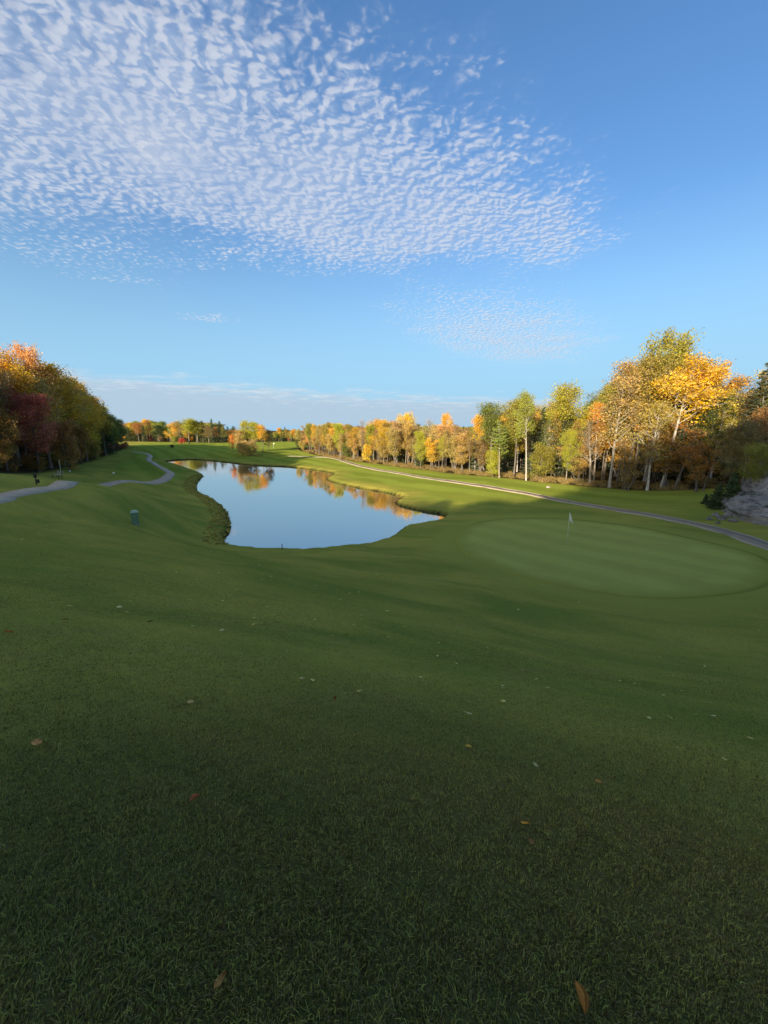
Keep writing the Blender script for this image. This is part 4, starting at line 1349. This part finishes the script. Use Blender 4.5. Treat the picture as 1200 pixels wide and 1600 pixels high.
def grass_patch(name, size, n, hgt, wid, seed, lay=0.55, curl=1.0, mat=None):
    r = np.random.default_rng(seed)
    p_ = (r.random((n, 2)) + r.random((n, 2)) - 1) * size
    # tufts lean together
    az_ = r.uniform(0, 6.28, n) * 0.6 + 2.0 * np.sin(p_[:, 0] * 19 + seed) * np.cos(p_[:, 1] * 17)
    h_ = r.uniform(*hgt, n) * (0.85 + 0.25 * np.sin(p_[:, 0] * 31) * np.sin(p_[:, 1] * 27 + seed))
    w_ = r.uniform(*wid, n)
    ln = np.abs(r.normal(size=n)) * lay
    d_ = np.column_stack([np.cos(az_), np.sin(az_)])
    side = np.column_stack([-d_[:, 1], d_[:, 0]])
    tw = r.uniform(-1, 1, n)
    side3 = np.column_stack([side * np.cos(tw)[:, None] + d_ * np.sin(tw)[:, None], np.zeros(n)])
    b3 = np.column_stack([p_, np.full(n, -0.008)])
    m3 = b3 + np.column_stack([d_ * (h_ * ln * 0.35)[:, None], h_ * 0.60])
    t3 = b3 + np.column_stack([d_ * (h_ * ln * (0.9 + 0.4 * curl))[:, None], h_ * np.clip(1.0 - 0.35 * ln * curl, 0.45, 1)])
    ws = w_[:, None] / 2
    V = np.stack([b3 - side3 * ws, b3 + side3 * ws, m3 - side3 * ws * 0.9, m3 + side3 * ws * 0.9, t3], 1).reshape(-1, 3)
    o_ = np.arange(n)[:, None] * 5
    F = np.concatenate([o_ + np.array([[0, 1, 3]]), o_ + np.array([[0, 3, 2]]), o_ + np.array([[2, 3, 4]])])
    me = mesh_np(name, V, F, [mat or mat_blade])
    col_ = np.ones((n, 4), np.float32); col_[:, :3] = r.random((n, 3))
    at_ = me.attributes.new('var', 'FLOAT_COLOR', 'POINT')
    at_.data.foreach_set('color', np.repeat(col_, 5, axis=0).ravel())
    return me


def tilt(P, yaw):
    """Euler angles that stand a patch on the slope and turn it by yaw"""
    nrm = ground_normal(P[:, 0], P[:, 1])
    out = []
    for n_, y_ in zip(nrm, yaw):
        q = Vector((0, 0, 1)).rotation_difference(Vector(n_)) @ Euler((0, 0, y_)).to_quaternion()
        out.append(tuple(q.to_euler()))
    return np.array(out)


def seen(P, margin=60):
    u, d, v_ = depth_px(P[:, 0], P[:, 1], ground_z(P[:, 0], P[:, 1]))
    return (d > 0.05) & (u > -margin - 60 / np.maximum(d, .3)) & (u < 1200 + margin + 60 / np.maximum(d, .3)) & (v_ < 1600 + margin + 400 / np.maximum(d, .3)), d


PATHS = np.concatenate([rl, ll])
def off_paths(P):
    ok_ = np.ones(len(P), bool)
    for q in PATHS[::2]:
        ok_ &= (P[:, 0] - q[0]) ** 2 + (P[:, 1] - q[1]) ** 2 > 1.5 ** 2
    return ok_


NEAR_K, MID_K = 14, 8
near_protos = [grass_patch('turf_patch', 0.46, int(6800 * 0.78 ** k), (0.015, 0.036), (0.0026, 0.0046), 40 + k, 0.6) for k in range(NEAR_K)]
mid_protos = [grass_patch('turf_patch_far', 0.93, int(1000 * 0.82 ** k), (0.014, 0.036), (0.005, 0.009), 60 + k) for k in range(MID_K)]
P = jitter_grid(-13, 13, 0.0, 9.0, 0.46, 0.12)
sn, d = seen(P, 40)
ok = sn & (d < 8.0)
P, d = P[ok], d[ok]
n = len(P)
which = np.clip(np.round(NEAR_K * np.clip((d - 1.6) / 6.0, 0, 1) ** 0.8), 0, NEAR_K - 1).astype(int)
scatter('mown_grass', 'short mown grass blades on the near slope', near_protos, np.column_stack([P, ground_z(P[:, 0], P[:, 1])]), tilt(P, rng.integers(0, 4, n) * math.pi / 2 + rng.normal(size=n) * 0.12), np.ones((n, 3)) * rng.uniform(0.95, 1.05, (n, 1)), which)
P = jitter_grid(-40, 40, 4.0, 34.0, 0.93, 0.12)
sn, d = seen(P, 40)
sdg = poly_sd(GREEN, P[:, 0], P[:, 1]); sdw = poly_sd(POND, P[:, 0], P[:, 1])
ok = sn & (d > 7.4) & (d < 28) & (sdg > 1.2) & (sdw > 0.9) & off_paths(P)
P, d = P[ok], d[ok]
n = len(P)
which = np.clip(np.round(MID_K * (d - 8) / 18), 0, MID_K - 1).astype(int)
scatter('mown_grass', 'short mown grass on the middle slope down to the pond', mid_protos, np.column_stack([P, ground_z(P[:, 0], P[:, 1])]), tilt(P, rng.integers(0, 4, n) * math.pi / 2 + rng.normal(size=n) * 0.12), np.ones((n, 3)) * rng.uniform(0.95, 1.05, (n, 1)), which)

# tall rough grass on the left bank of the pond
mat_rough, t = new_mat('rough_grass')
var = t.n('ShaderNodeAttribute', attribute_name='var')
s_ = t.n('ShaderNodeSeparateColor'); t.link(var.outputs['Color'], s_.inputs[0])
c = t.mix(s_.outputs[0], (0.42, 0.40, 0.085), (0.62, 0.50, 0.17))
c = t.mix(t.ramp(s_.outputs[1], 0.75, 1.0), c, (0.52, 0.47, 0.08))
df = t.n('ShaderNodeBsdfDiffuse'); t.link(c, df.inputs[0])
tr = t.n('ShaderNodeBsdfTranslucent'); t.link(c, tr.inputs[0])
mx = t.n('ShaderNodeMixShader'); mx.inputs[0].default_value = 0.35
t.link(df.outputs[0], mx.inputs[1]); t.link(tr.outputs[0], mx.inputs[2]); finish(t, mx.outputs[0])
rough_protos = [grass_patch('rough_tuft', 0.3, 240, (0.22, 0.55), (0.010, 0.020), 80 + k, 0.8, 1.0, mat_rough) for k in range(3)]
bank_line = [at_height(u_, v_, .3)[:2] for u_, v_ in [(318, 742), (308, 752), (306, 762), (316, 771), (337, 781), (351, 792), (358, 806), (361, 821), (353, 839), (366, 851)]]
P = line_points(bank_line, 900, -0.2, 2.6)
P2 = line_points(bank_line, 900, -2.6, 0.2)
P = np.concatenate([P, P2])
sdw = poly_sd(POND, P[:, 0], P[:, 1])
P = P[(sdw > 0.05) & (sdw < 1.9)]
sdw = poly_sd(POND, P[:, 0], P[:, 1]); n = len(P)
sc_ = (rng.uniform(0.25, 0.62, n) * np.interp(sdw, [0, 1.5, 3.2], [1.0, 0.9, 0.35]))[:, None] * np.ones((1, 3))
scatter('bank_grass', 'tall yellowing rough grass overhanging the left pond bank', rough_protos, np.column_stack([P, ground_z(P[:, 0], P[:, 1])]), np.column_stack([np.zeros(n), np.zeros(n), rng.uniform(0, 6.28, n)]), sc_, rng.integers(0, 3, n))

mat_dead, t = new_mat('dead_grass')
var = t.n('ShaderNodeAttribute', attribute_name='var')
s_ = t.n('ShaderNodeSeparateColor'); t.link(var.outputs['Color'], s_.inputs[0])
finish(t, principled(t, t.mix(s_.outputs[0], (0.15, 0.115, 0.04), (0.38, 0.27, 0.105)), 0.9, 0.0))
dead_protos = [grass_patch('dead_tuft', 0.6, 150, (0.20, 0.70), (0.014, 0.03), 90 + k, 0.6, 0.8, mat_dead) for k in range(3)]
P = line_points(RIGHT_LINE, 900, -0.6, 5.0)
n = len(P)
scatter('dead_grass', 'tan dead grass and weeds along the foot of the right wood', dead_protos, np.column_stack([P, ground_z(P[:, 0], P[:, 1])]), np.column_stack([np.zeros(n), np.zeros(n), rng.uniform(0, 6.28, n)]), rng.uniform(0.5, 1.2, (n, 1)) * np.ones((1, 3)), rng.integers(0, 3, n))

# ------------------------------------------------------------------ rock outcrop and boulders
from mathutils import noise as mnoise
mat_rock, t = new_mat('granite')
g = t.n('ShaderNodeNewGeometry'); pos = g.outputs['Position']
n1 = t.noise(pos, 0.9, 6.0, 0.65); n2 = t.noise(pos, 9.0, 5.0, 0.7)
st = t.noise(t.vmath('MULTIPLY', pos, (0.6, 0.6, 3.2)), 1.4, 5.0, 0.6, distortion=0.6)
c = t.mix(t.ramp(n1, 0.3, 0.7), (0.20, 0.17, 0.145), (0.42, 0.365, 0.315))
c = t.mix(t.math('MULTIPLY', t.ramp(st, 0.52, 0.62), 0.6), c, (0.050, 0.040, 0.032))
c = t.mix(t.math('MULTIPLY', t.ramp(n2, 0.58, 0.75), 0.5), c, (0.40, 0.34, 0.27))
up_ = t.n('ShaderNodeSeparateXYZ'); t.link(g.outputs['Normal'], up_.inputs[0])
c = t.mix(t.math('MULTIPLY', t.ramp(up_.outputs['Z'], 0.55, 0.95), t.ramp(n1, 0.45, 0.62)), c, (0.045, 0.050, 0.020))
finish(t, principled(t, c, 0.85, 0.25, bump(t, t.math('MULTIPLY_ADD', n2, 0.5, st), 0.8, 0.12)))


def rock_mesh(name, rx, ry, rz, seed, sub, cuts, rough):
    r = np.random.default_rng(seed)
    bmx = bmesh.new()
    bmesh.ops.create_icosphere(bmx, subdivisions=sub, radius=1.0)
    planes = []
    for _ in range(cuts):
        n_ = r.normal(size=3); n_[2] = abs(n_[2]) * 0.8; n_ /= np.linalg.norm(n_)
        planes.append((n_, r.uniform(0.70, 0.93)))
    for v_ in bmx.verts:
        q = np.array(v_.co)
        q = q * (1 + rough * mnoise.noise(Vector(q * 2.1 + seed)) + 0.5 * rough * mnoise.noise(Vector(q * 5.3 + seed)))
        for n_, k in planes:
            e_ = q @ n_ - k
            if e_ > 0: q = q - n_ * e_ * 0.92
        # ledges along the bedding
        q = q * (1 + 0.035 * math.sin(q[2] * 19 + 4 * mnoise.noise(Vector(q * 1.3))))
        q = q * (1 + 0.03 * mnoise.noise(Vector(q * 14 + seed)))
        v_.co = (q[0] * rx, q[1] * ry, q[2] * rz)
    me = bpy.data.meshes.new(name); bmx.to_mesh(me); bmx.free()
    me.materials.append(mat_rock)
    return me


gz = float(ground_z(33.2, 33.5))
tag(link('rock_outcrop', rock_mesh('rock_outcrop', 6.4, 7.4, 5.1, 5, 6, 34, 0.26), loc=(34.4, 32.6, 1.2), rot=(0.05, -0.10, 0.25)), 'grey granite outcrop rising beside the cart path at the picture edge', 'rock')
bl = [(1108, 812, .30, 'leftmost small boulder at the foot of the young spruces'), (1118, 806, .38, 'pale boulder under the young spruces, second from left'), (1127, 812, .34, 'lumpy boulder third along the foot of the spruces'),
      (1136, 807, .45, 'largest boulder lying against the granite outcrop'), (1145, 815, .36, 'dark boulder at the lower edge of the granite outcrop'), (1122, 818, .22, 'smallest stone in the grass below the boulders')]
for k, (u_, v_, s, lb) in enumerate(bl):
    q = on_ground(u_, v_)
    me = rock_mesh('boulder', s, s * 0.8, s * 0.62, 20 + k, 3, 9, 0.3)
    tag(link('boulder', me, loc=(q[0], q[1], float(ground_z(q[0], q[1])) + s * 0.25), rot=(0, 0, k * 1.3)), lb, 'boulder', 'boulders beside the outcrop')
q = on_ground(857, 762)
tag(link('stone', rock_mesh('stone', .34, .24, .17, 41, 3, 8, 0.25), loc=(q[0], q[1], float(ground_z(q[0], q[1])) + 0.06)), 'pale flat stone in the lit grass before the tall birch', 'stone')

# ------------------------------------------------------------------ flagstick on the green
mat_white = simple_mat('white_paint', (0.74, 0.75, 0.70), 0.5, 0.4, 0.05)
mat_polemat = simple_mat('flag_pole_paint', (0.70, 0.70, 0.48), 0.4, 0.5, 0.06)
mat_black = simple_mat('black_metal', (0.02, 0.02, 0.022), 0.5, 0.4)
mat_boxgreen = simple_mat('green_plastic', (0.14, 0.25, 0.165), 0.55, 0.4, 0.10, 5)
mat_boxlid = simple_mat('pale_green_plastic', (0.34, 0.46, 0.33), 0.55, 0.4, 0.10, 5)
mat_concrete = simple_mat('concrete', (0.30, 0.29, 0.26), 0.9, 0.2)
mat_wood = simple_mat('weathered_wood', (0.55, 0.49, 0.36), 0.8, 0.2, 0.3, 20)
mat_yellow = simple_mat('cream_paint', (0.86, 0.76, 0.48), 0.6, 0.3)
mat_cloth, t = new_mat('white_flag_cloth')
df = t.n('ShaderNodeBsdfDiffuse'); df.inputs[0].default_value = (0.96, 0.91, 0.80, 1)
tr = t.n('ShaderNodeBsdfTranslucent'); tr.inputs[0].default_value = (0.9, 0.86, 0.76, 1)
mx = t.n('ShaderNodeMixShader'); mx.inputs[0].default_value = 0.35
t.link(df.outputs[0], mx.inputs[1]); t.link(tr.outputs[0], mx.inputs[2]); finish(t, mx.outputs[0])

q = on_ground(886, 847)
fl = tag(link('flagstick', None, loc=(q[0], q[1], float(ground_z(q[0], q[1])) + 0.022)), 'white flag hanging limp on a thin pole in the putting green', 'flag')
bm = bmesh.new(); add_lathe(bm, [(0.019, -0.1), (0.019, 0.9), (0.017, 0.95), (0.017, 2.14), (0.018, 2.15), (0.016, 2.19), (0.004, 2.20)], 10)
bm_obj('pole', bm, mat_polemat, fl, True)
V = []; nx_, nz_ = 14, 16
for j in range(nz_ + 1):
    for i in range(nx_ + 1):
        a_ = i / nx_; b_ = j / nz_
        wdt = 0.05 + 0.26 * a_ * (0.30 + 0.70 * b_)
        V.append((0.012 + a_ * (0.09 + 0.24 * b_), 0.05 * a_ * math.sin(a_ * 13 + b_ * 2.0) * (0.5 + b_), 2.12 - 0.55 * b_ - a_ * (0.12 + 0.10 * b_)))
ii = np.arange((nx_ + 1) * (nz_ + 1)).reshape(nz_ + 1, nx_ + 1)
F = np.stack([ii[:-1, :-1], ii[:-1, 1:], ii[1:, 1:], ii[1:, :-1]], -1).reshape(-1, 4)
link('flag_cloth', mesh_np('flag_cloth', V, F, [mat_cloth], smooth=True), fl)
bm = bmesh.new(); add_lathe(bm, [(0.054, -0.10), (0.054, 0.002), (0.050, 0.004), (0.050, -0.09)], 20)
bm_obj('cup', bm, mat_white, fl, True)

# ------------------------------------------------------------------ irrigation control box
q = on_ground(212, 820)
d_ = (q - EYE) @ FWD
ub = tag(link('utility_box', None, loc=(q[0], q[1], float(ground_z(q[0], q[1])) - 0.02), rot=(0, 0, R(28))), 'green plastic utility box standing alone in the grass', 'utility box')
H_ = 24 / FPX * d_
bm = bmesh.new(); add_box(bm, 0, 0, H_ * 0.44, H_ * 0.40, H_ * 0.36, H_ * 0.80, 0.035); bm_obj('body', bm, mat_boxgreen, ub)
bm = bmesh.new()
vs_ = add_box(bm, 0, 0, H_ * 0.90, H_ * 0.46, H_ * 0.42, H_ * 0.14, 0.02)
for v_ in bm.verts:
    if v_.co.z > H_ * 0.92: v_.co.x *= 0.68; v_.co.y *= 0.68
bm_obj('lid', bm, mat_boxlid, ub)
bm = bmesh.new(); add_box(bm, 0, 0, 0.03, H_ * 0.42, H_ * 0.38, 0.09, 0.01); bm_obj('base', bm, mat_concrete, ub)
bm = bmesh.new(); add_box(bm, 0, -H_ * 0.183, H_ * 0.42, H_ * 0.27, 0.012, H_ * 0.58, 0.004); dr_ = bm_obj('door', bm, mat_boxgreen, ub)
bm = bmesh.new(); add_box(bm, 0, -H_ * 0.20, H_ * 0.62, 0.07, 0.03, 0.05, 0.006); bm_obj('latch', bm, mat_boxlid, dr_)

# ------------------------------------------------------------------ tee furniture on the left
q = on_ground(92, 747); d_ = (q - EYE) @ FWD
L_ = 25 / FPX * d_
be = tag(link('bench', None, loc=(q[0], q[1], float(ground_z(q[0], q[1]))), rot=(0, 0, R(150))), 'weathered wooden bench by the path under the dark red maple', 'bench')
for y_, in ((-0.02,), (0.15,), (0.32,)):
    bm = bmesh.new(); add_box(bm, 0, y_, 0.45, L_, 0.14, 0.045, 0.008); bm_obj('seat_plank', bm, mat_wood, be)
for z_ in (0.62, 0.80):
    bm = bmesh.new(); add_box(bm, 0, -0.13 - 0.12 * (z_ - 0.5), z_, L_, 0.04, 0.14, 0.008, rot=None); bm_obj('back_plank', bm, mat_wood, be)
for sgn in (-1, 1):
    bm = bmesh.new()
    add_box(bm, sgn * L_ * 0.38, 0.32, 0.21, 0.06, 0.06, 0.42, 0.005)
    add_box(bm, sgn * L_ * 0.38, -0.08, 0.44, 0.055, 0.055, 0.90, 0.005, rot=(R(4), 0, 0))
    add_box(bm, sgn * L_ * 0.38, 0.13, 0.395, 0.05, 0.46, 0.05, 0.005)
    bm_obj('leg', bm, mat_black, be)
q = on_ground(57, 757); d_ = (q - EYE) @ FWD
bw = tag(link('ball_washer', None, loc=(q[0], q[1], float(ground_z(q[0], q[1])))), 'dark ball washer post beside the near cart path', 'ball washer')
s = 17 / FPX * d_
bm = bmesh.new(); add_lathe(bm, [(0.04, -0.1), (0.04, s * 0.62)], 10); bm_obj('post', bm, mat_black, bw)
bm = bmesh.new(); add_box(bm, 0, 0, s * 0.80, 0.20, 0.17, s * 0.36, 0.03); bm_obj('tank', bm, mat_black, bw)
bm = bmesh.new(); add_lathe(bm, [(0.012, 0), (0.012, 0.10), (0.035, 0.11), (0.035, 0.14), (0.01, 0.15)], 10, (0, 0, s * 0.97)); bm_obj('plunger', bm, mat_black, bw)
bm = bmesh.new(); add_box(bm, 0.16, 0, s * 0.30, 0.16, 0.16, 0.28, 0.02); bm_obj('litter_bin', bm, mat_black, bw)
q = on_ground(95, 737); d_ = (q - EYE) @ FWD
sg = tag(link('tee_sign', None, loc=(q[0], q[1], float(ground_z(q[0], q[1]))), rot=(0, 0, R(20))), 'slim cream marker post standing behind the bench', 'marker post')
s = 19 / FPX * d_
bm = bmesh.new(); add_box(bm, 0, 0, s * 0.45, 0.055, 0.055, s * 0.95 , 0.006); bm_obj('post', bm, mat_yellow, sg)
bm = bmesh.new(); add_box(bm, 0, -0.04, s * 0.78, 0.13, 0.03, s * 0.42, 0.012); bm_obj('plate', bm, mat_yellow, sg)
for (u_, v_, lb) in ((109, 738, 'white round tee marker right of the bench'), (178, 741, 'white round tee marker in the grass left of the winding path')):
    q = on_ground(u_, v_)
    e = tag(link('tee_marker', None, loc=(q[0], q[1], float(ground_z(q[0], q[1])))), lb, 'tee marker', 'tee markers')
    bm = bmesh.new(); add_lathe(bm, [(0.03, 0.04), (0.09, 0.06), (0.13, 0.12), (0.14, 0.17), (0.13, 0.22), (0.09, 0.28), (0.03, 0.30)], 14); bm_obj('ball', bm, mat_white, e, True)
    bm = bmesh.new(); add_lathe(bm, [(0.015, -0.1), (0.015, 0.06)], 8); bm_obj('spike', bm, mat_black, e)
q = on_ground(441, 858)
st_ = tag(link('stake', None, loc=(q[0], q[1], float(ground_z(q[0], q[1])))), 'short dark stake at the near edge of the pond', 'stake')
bm = bmesh.new(); add_box(bm, 0, 0, 0.14, 0.05, 0.05, 0.46, 0.006); bm_obj('post', bm, mat_black, st_)
bm = bmesh.new(); add_box(bm, 0, 0, 0.385, 0.056, 0.056, 0.03, 0.006); bm_obj('cap', bm, mat_black, st_)
x_, y_, h_ = place(427.5, 165, 706)
e = tag(link('flagstick', None, loc=(x_, y_, float(ground_z(x_, y_)))), 'tiny white distant pin on the sunlit far fairway', 'flag')
bm = bmesh.new(); add_lathe(bm, [(0.03, -0.1), (0.03, 2.2)], 8); bm_obj('pole', bm, mat_white, e)
bm = bmesh.new(); add_box(bm, 0.2, 0, 1.95, 0.4, 0.03, 0.4, 0.005); bm_obj('flag_cloth', bm, mat_cloth, e)
x_, y_, h_ = place(269, 180, 695)
tag(link('earth_mound', rock_mesh('earth_mound', .8, .7, .9, 51, 3, 6, 0.3), loc=(x_, y_, float(ground_z(x_, y_)) + 0.4)), 'small dark brown mound on the far fairway', 'mound')
bpy.data.objects['earth_mound'].data.materials[0] = simple_mat('dark_earth', (0.06, 0.035, 0.02), 0.95, 0.1)

# ------------------------------------------------------------------ fallen leaves
mat_fallen, t = new_mat('fallen_leaf')
oi = t.n('ShaderNodeAttribute', attribute_type='INSTANCER', attribute_name='tint')
tco = t.n('ShaderNodeTexCoord')
n_ = t.noise(tco.outputs['Object'], 3.5, 4.0, 0.6)
c = t.mix(t.ramp(n_, 0.45, 0.7), oi.outputs['Color'], t.mix(0.6, oi.outputs['Color'], (0.10, 0.05, 0.03)))
finish(t, principled(t, c, 0.9, 0.05, bump(t, n_, 0.3, 0.05)))


def leaf_shape(seed, curl, fold, aspect):
    """a unit-long leaf blade with a midrib fold and curled edges, plus its stalk"""
    r = np.random.default_rng(seed)
    V, F = [], []
    nL, nW = 9, 6
    for i in range(nL + 1):
        t_ = i / nL
        w_ = aspect * (math.sin(math.pi * t_ ** 0.8) ** 0.8) * (1 + 0.10 * math.sin(t_ * 34 + seed)) if 0 < i < nL else 0.012
        for j in range(nW + 1):
            s_ = j / nW * 2 - 1
            V.append((t_ - 0.5, s_ * w_ * (1 - 0.25 * curl * abs(s_)), fold * abs(s_) * w_ + curl * 0.22 * (t_ - 0.4) ** 2 + curl * 0.18 * s_ * s_ * math.sin(t_ * 3 + seed) + r.normal() * 0.008))
    ii = np.arange((nL + 1) * (nW + 1)).reshape(nL + 1, nW + 1)
    F = np.stack([ii[:-1, :-1], ii[:-1, 1:], ii[1:, 1:], ii[1:, :-1]], -1).reshape(-1, 4)
    blade = mesh_np('leaf_blade', V, F, [mat_fallen], smooth=True)
    Vt, Ft = [], []
    z0 = V[nW // 2][2]
    tube(Vt, Ft, np.array([(-0.5, 0, z0), (-0.68, 0.03, z0 + 0.03), (-0.82, 0.09, z0 + 0.08)]), [0.012, 0.010, 0.008], 4)
    stalk = mesh_np('leaf_stalk', np.concatenate(Vt), np.array(Ft), [mat_fallen])
    return blade, stalk


LEAFS = [leaf_shape(3 + k, cu, fo, asp) for k, (cu, fo, asp) in enumerate([(0.5, 0.35, 0.36), (1.3, 0.8, 0.30), (0.3, 0.2, 0.42), (1.0, 1.3, 0.22)])]


def fallen(u, v, size, tint, label, var, yaw, tip=(0, 0), stalk=True, group='fallen leaves'):
    q = on_ground(u, v)
    nrm = ground_normal(np.array([q[0]]), np.array([q[1]]))[0]
    qq = Vector((0, 0, 1)).rotation_difference(Vector(nrm)) @ Euler((tip[0], tip[1], yaw)).to_quaternion()
    e = link('fallen_leaf', LEAFS[var][0], loc=(q[0], q[1], float(ground_z(q[0], q[1])) + 0.030 + size * 0.10), scl=size)
    e.rotation_euler = qq.to_euler()
    tag(e, label, 'leaf', group)
    e['tint'] = [min(0.9, float(tint[0]) * 1.6), min(0.9, float(tint[1]) * 1.2), float(tint[2]) * 0.55]
    if stalk:
        s_ = link('stalk', LEAFS[var][1], e); s_['tint'] = [float(a) * 0.7 for a in tint]
    return e


fallen(345, 1549, .052, (.36, .22, .12), 'curled tan fallen leaf lowest in the grass left of centre', 1, 1.3, (0.4, 0.1))
fallen(900, 1588, .075, (.34, .20, .10), 'brown upright folded leaf cut by the bottom edge', 3, 1.75, (0.5, -0.5))
fallen(305, 1261, .058, (.50, .27, .25), 'folded pink fallen leaf in the dark near grass', 3, 0.75, (0.3, -0.2))
fallen(299, 1104, .060, (.62, .47, .33), 'pale cream oval leaf lying flat above the pink folded leaf', 0, 0.2, (0.5, 0))
fallen(60, 1171, .065, (.58, .32, .20), 'peach fallen leaf near the picture edge', 2, 0.5, (0.4, 0.2))
fallen(15, 992, .10, (.36, .12, .06), 'reddish brown fallen leaf highest at the picture edge', 1, 0.2, (0.3, 0.3))
fallen(819, 1302, .048, (.55, .32, .10), 'orange curled leaf, upper of a close pair in the grass', 1, -0.6, (0.3, 0))
fallen(829, 1325, .042, (.24, .16, .09), 'dull brown leaf, lower of a close pair in the grass', 2, 0.9, (0.3, 0))
fallen(732, 1174, .05, (.62, .42, .13), 'yellow fallen leaf alone on the dark slope', 0, -0.5, (0.4, 0))
fallen(836, 1203, .05, (.62, .56, .46), 'small pale leaf above the close orange and brown pair', 2, 0.8, (0.5, 0.2))
fallen(934, 1229, .05, (.50, .27, .12), 'orange brown leaf right of the small pale leaf', 0, -0.3, (0.3, 0))
fallen(235, 975, .08, (.09, .045, .025), 'dark brown leaf standing out on the left slope', 1, 0.4, (0.6, 0))
fallen(523, 1099, .06, (.34, .09, .05), 'small red leaf near the middle of the slope', 3, 1.2, (0.4, 0))
fallen(472, 1065, .06, (.60, .52, .44), 'small whitish leaf left of the small red leaf', 0, 0.1, (0.4, 0))
fallen(1014, 1126, .06, (.66, .60, .44), 'brightest pale leaf on the right slope', 0, -0.2, (0.5, 0))
SPECKS = [(212, 62), (33, 161), (11, 193), (62, 241), (171, 294), (183, 286), (13, 277), (323, 309), (294, 329), (167, 336), (226, 360), (90, 355), (115, 403), (127, 422), (173, 394), (268, 478), (261, 521), (370, 482), (370, 432), (373, 438),
          (457, 347), (431, 325), (412, 370), (445, 376), (433, 378), (490, 306), (547, 334), (568, 390), (476, 410), (510, 437), (609, 164), (497, 110), (881, 120), (737, 414), (783, 423), (862, 338), (888, 321), (903, 394), (1002, 367), (861, 435),
          (872, 460), (931, 446), (948, 503), (975, 522), (1026, 525), (1120, 515), (1168, 442), (1184, 414), (1015, 483), (890, 530), (897, 513), (777, 568), (922, 630), (1143, 600), (1162, 607), (1078, 611), (1090, 307), (1172, 253), (378, 315), (420, 188), (240, 140), (1043, 541), (1160, 543), (1060, 667)]
SPECK2 = [(420, 18), (479, 36), (318, 67), (408, 164), (375, 184), (397, 199), (592, 160), (603, 243), (695, 257), (793, 237), (823, 234), (836, 182), (739, 127), (694, 162), (847, 85), (820, 95), (755, 71), (683, 74), (614, 94), (551, 72), (640, 30),
          (987, 113), (1121, 133), (1064, 157), (1092, 138), (979, 43), (919, 32), (1046, 25), (1120, 42), (1132, 44), (1180, 78), (1106, 238), (1142, 244), (1148, 268), (1080, 269), (1041, 274), (1180, 268), (1174, 229), (1130, 206), (985, 221), (860, 214), (796, 216), (946, 409), (977, 415), (896, 323), (1123, 452), (205, 225), (220, 180), (10, 246), (80, 106), (811, 48), (825, 17), (780, 15)]
sp = [(600 + a_ / 2, 860 + b_ / 2) for a_, b_ in SPECKS] + [(a_ / 2, 860 + b_ / 2) for a_, b_ in SPECK2]
sp += [(160, 808), (200, 780), (60, 835), (110, 830), (150, 845), (190, 850), (235, 845), (270, 838), (250, 828), (222, 852), (35, 844), (395, 868), (420, 866), (330, 862), (213, 823), (196, 818), (300, 815), (265, 800), (245, 812), (180, 806)]
for k, (u_, v_) in enumerate(sp):
    tn = [(.62, .56, .42), (.60, .46, .24), (.55, .50, .42), (.58, .52, .30)][k % 4]
    fallen(u_, v_, random.uniform(.045, .08) * (1.0 if v_ > 1000 else 1.5), tuple(min(0.62, c_ * 1.25) for c_ in tn), 'tiny pale fallen leaf, one of many specks scattered over the shaded slope', k % 3, random.uniform(0, 6.28), (random.uniform(-.4, .6), random.uniform(-.3, .3)), stalk=False, group='pale leaf specks on the slope')
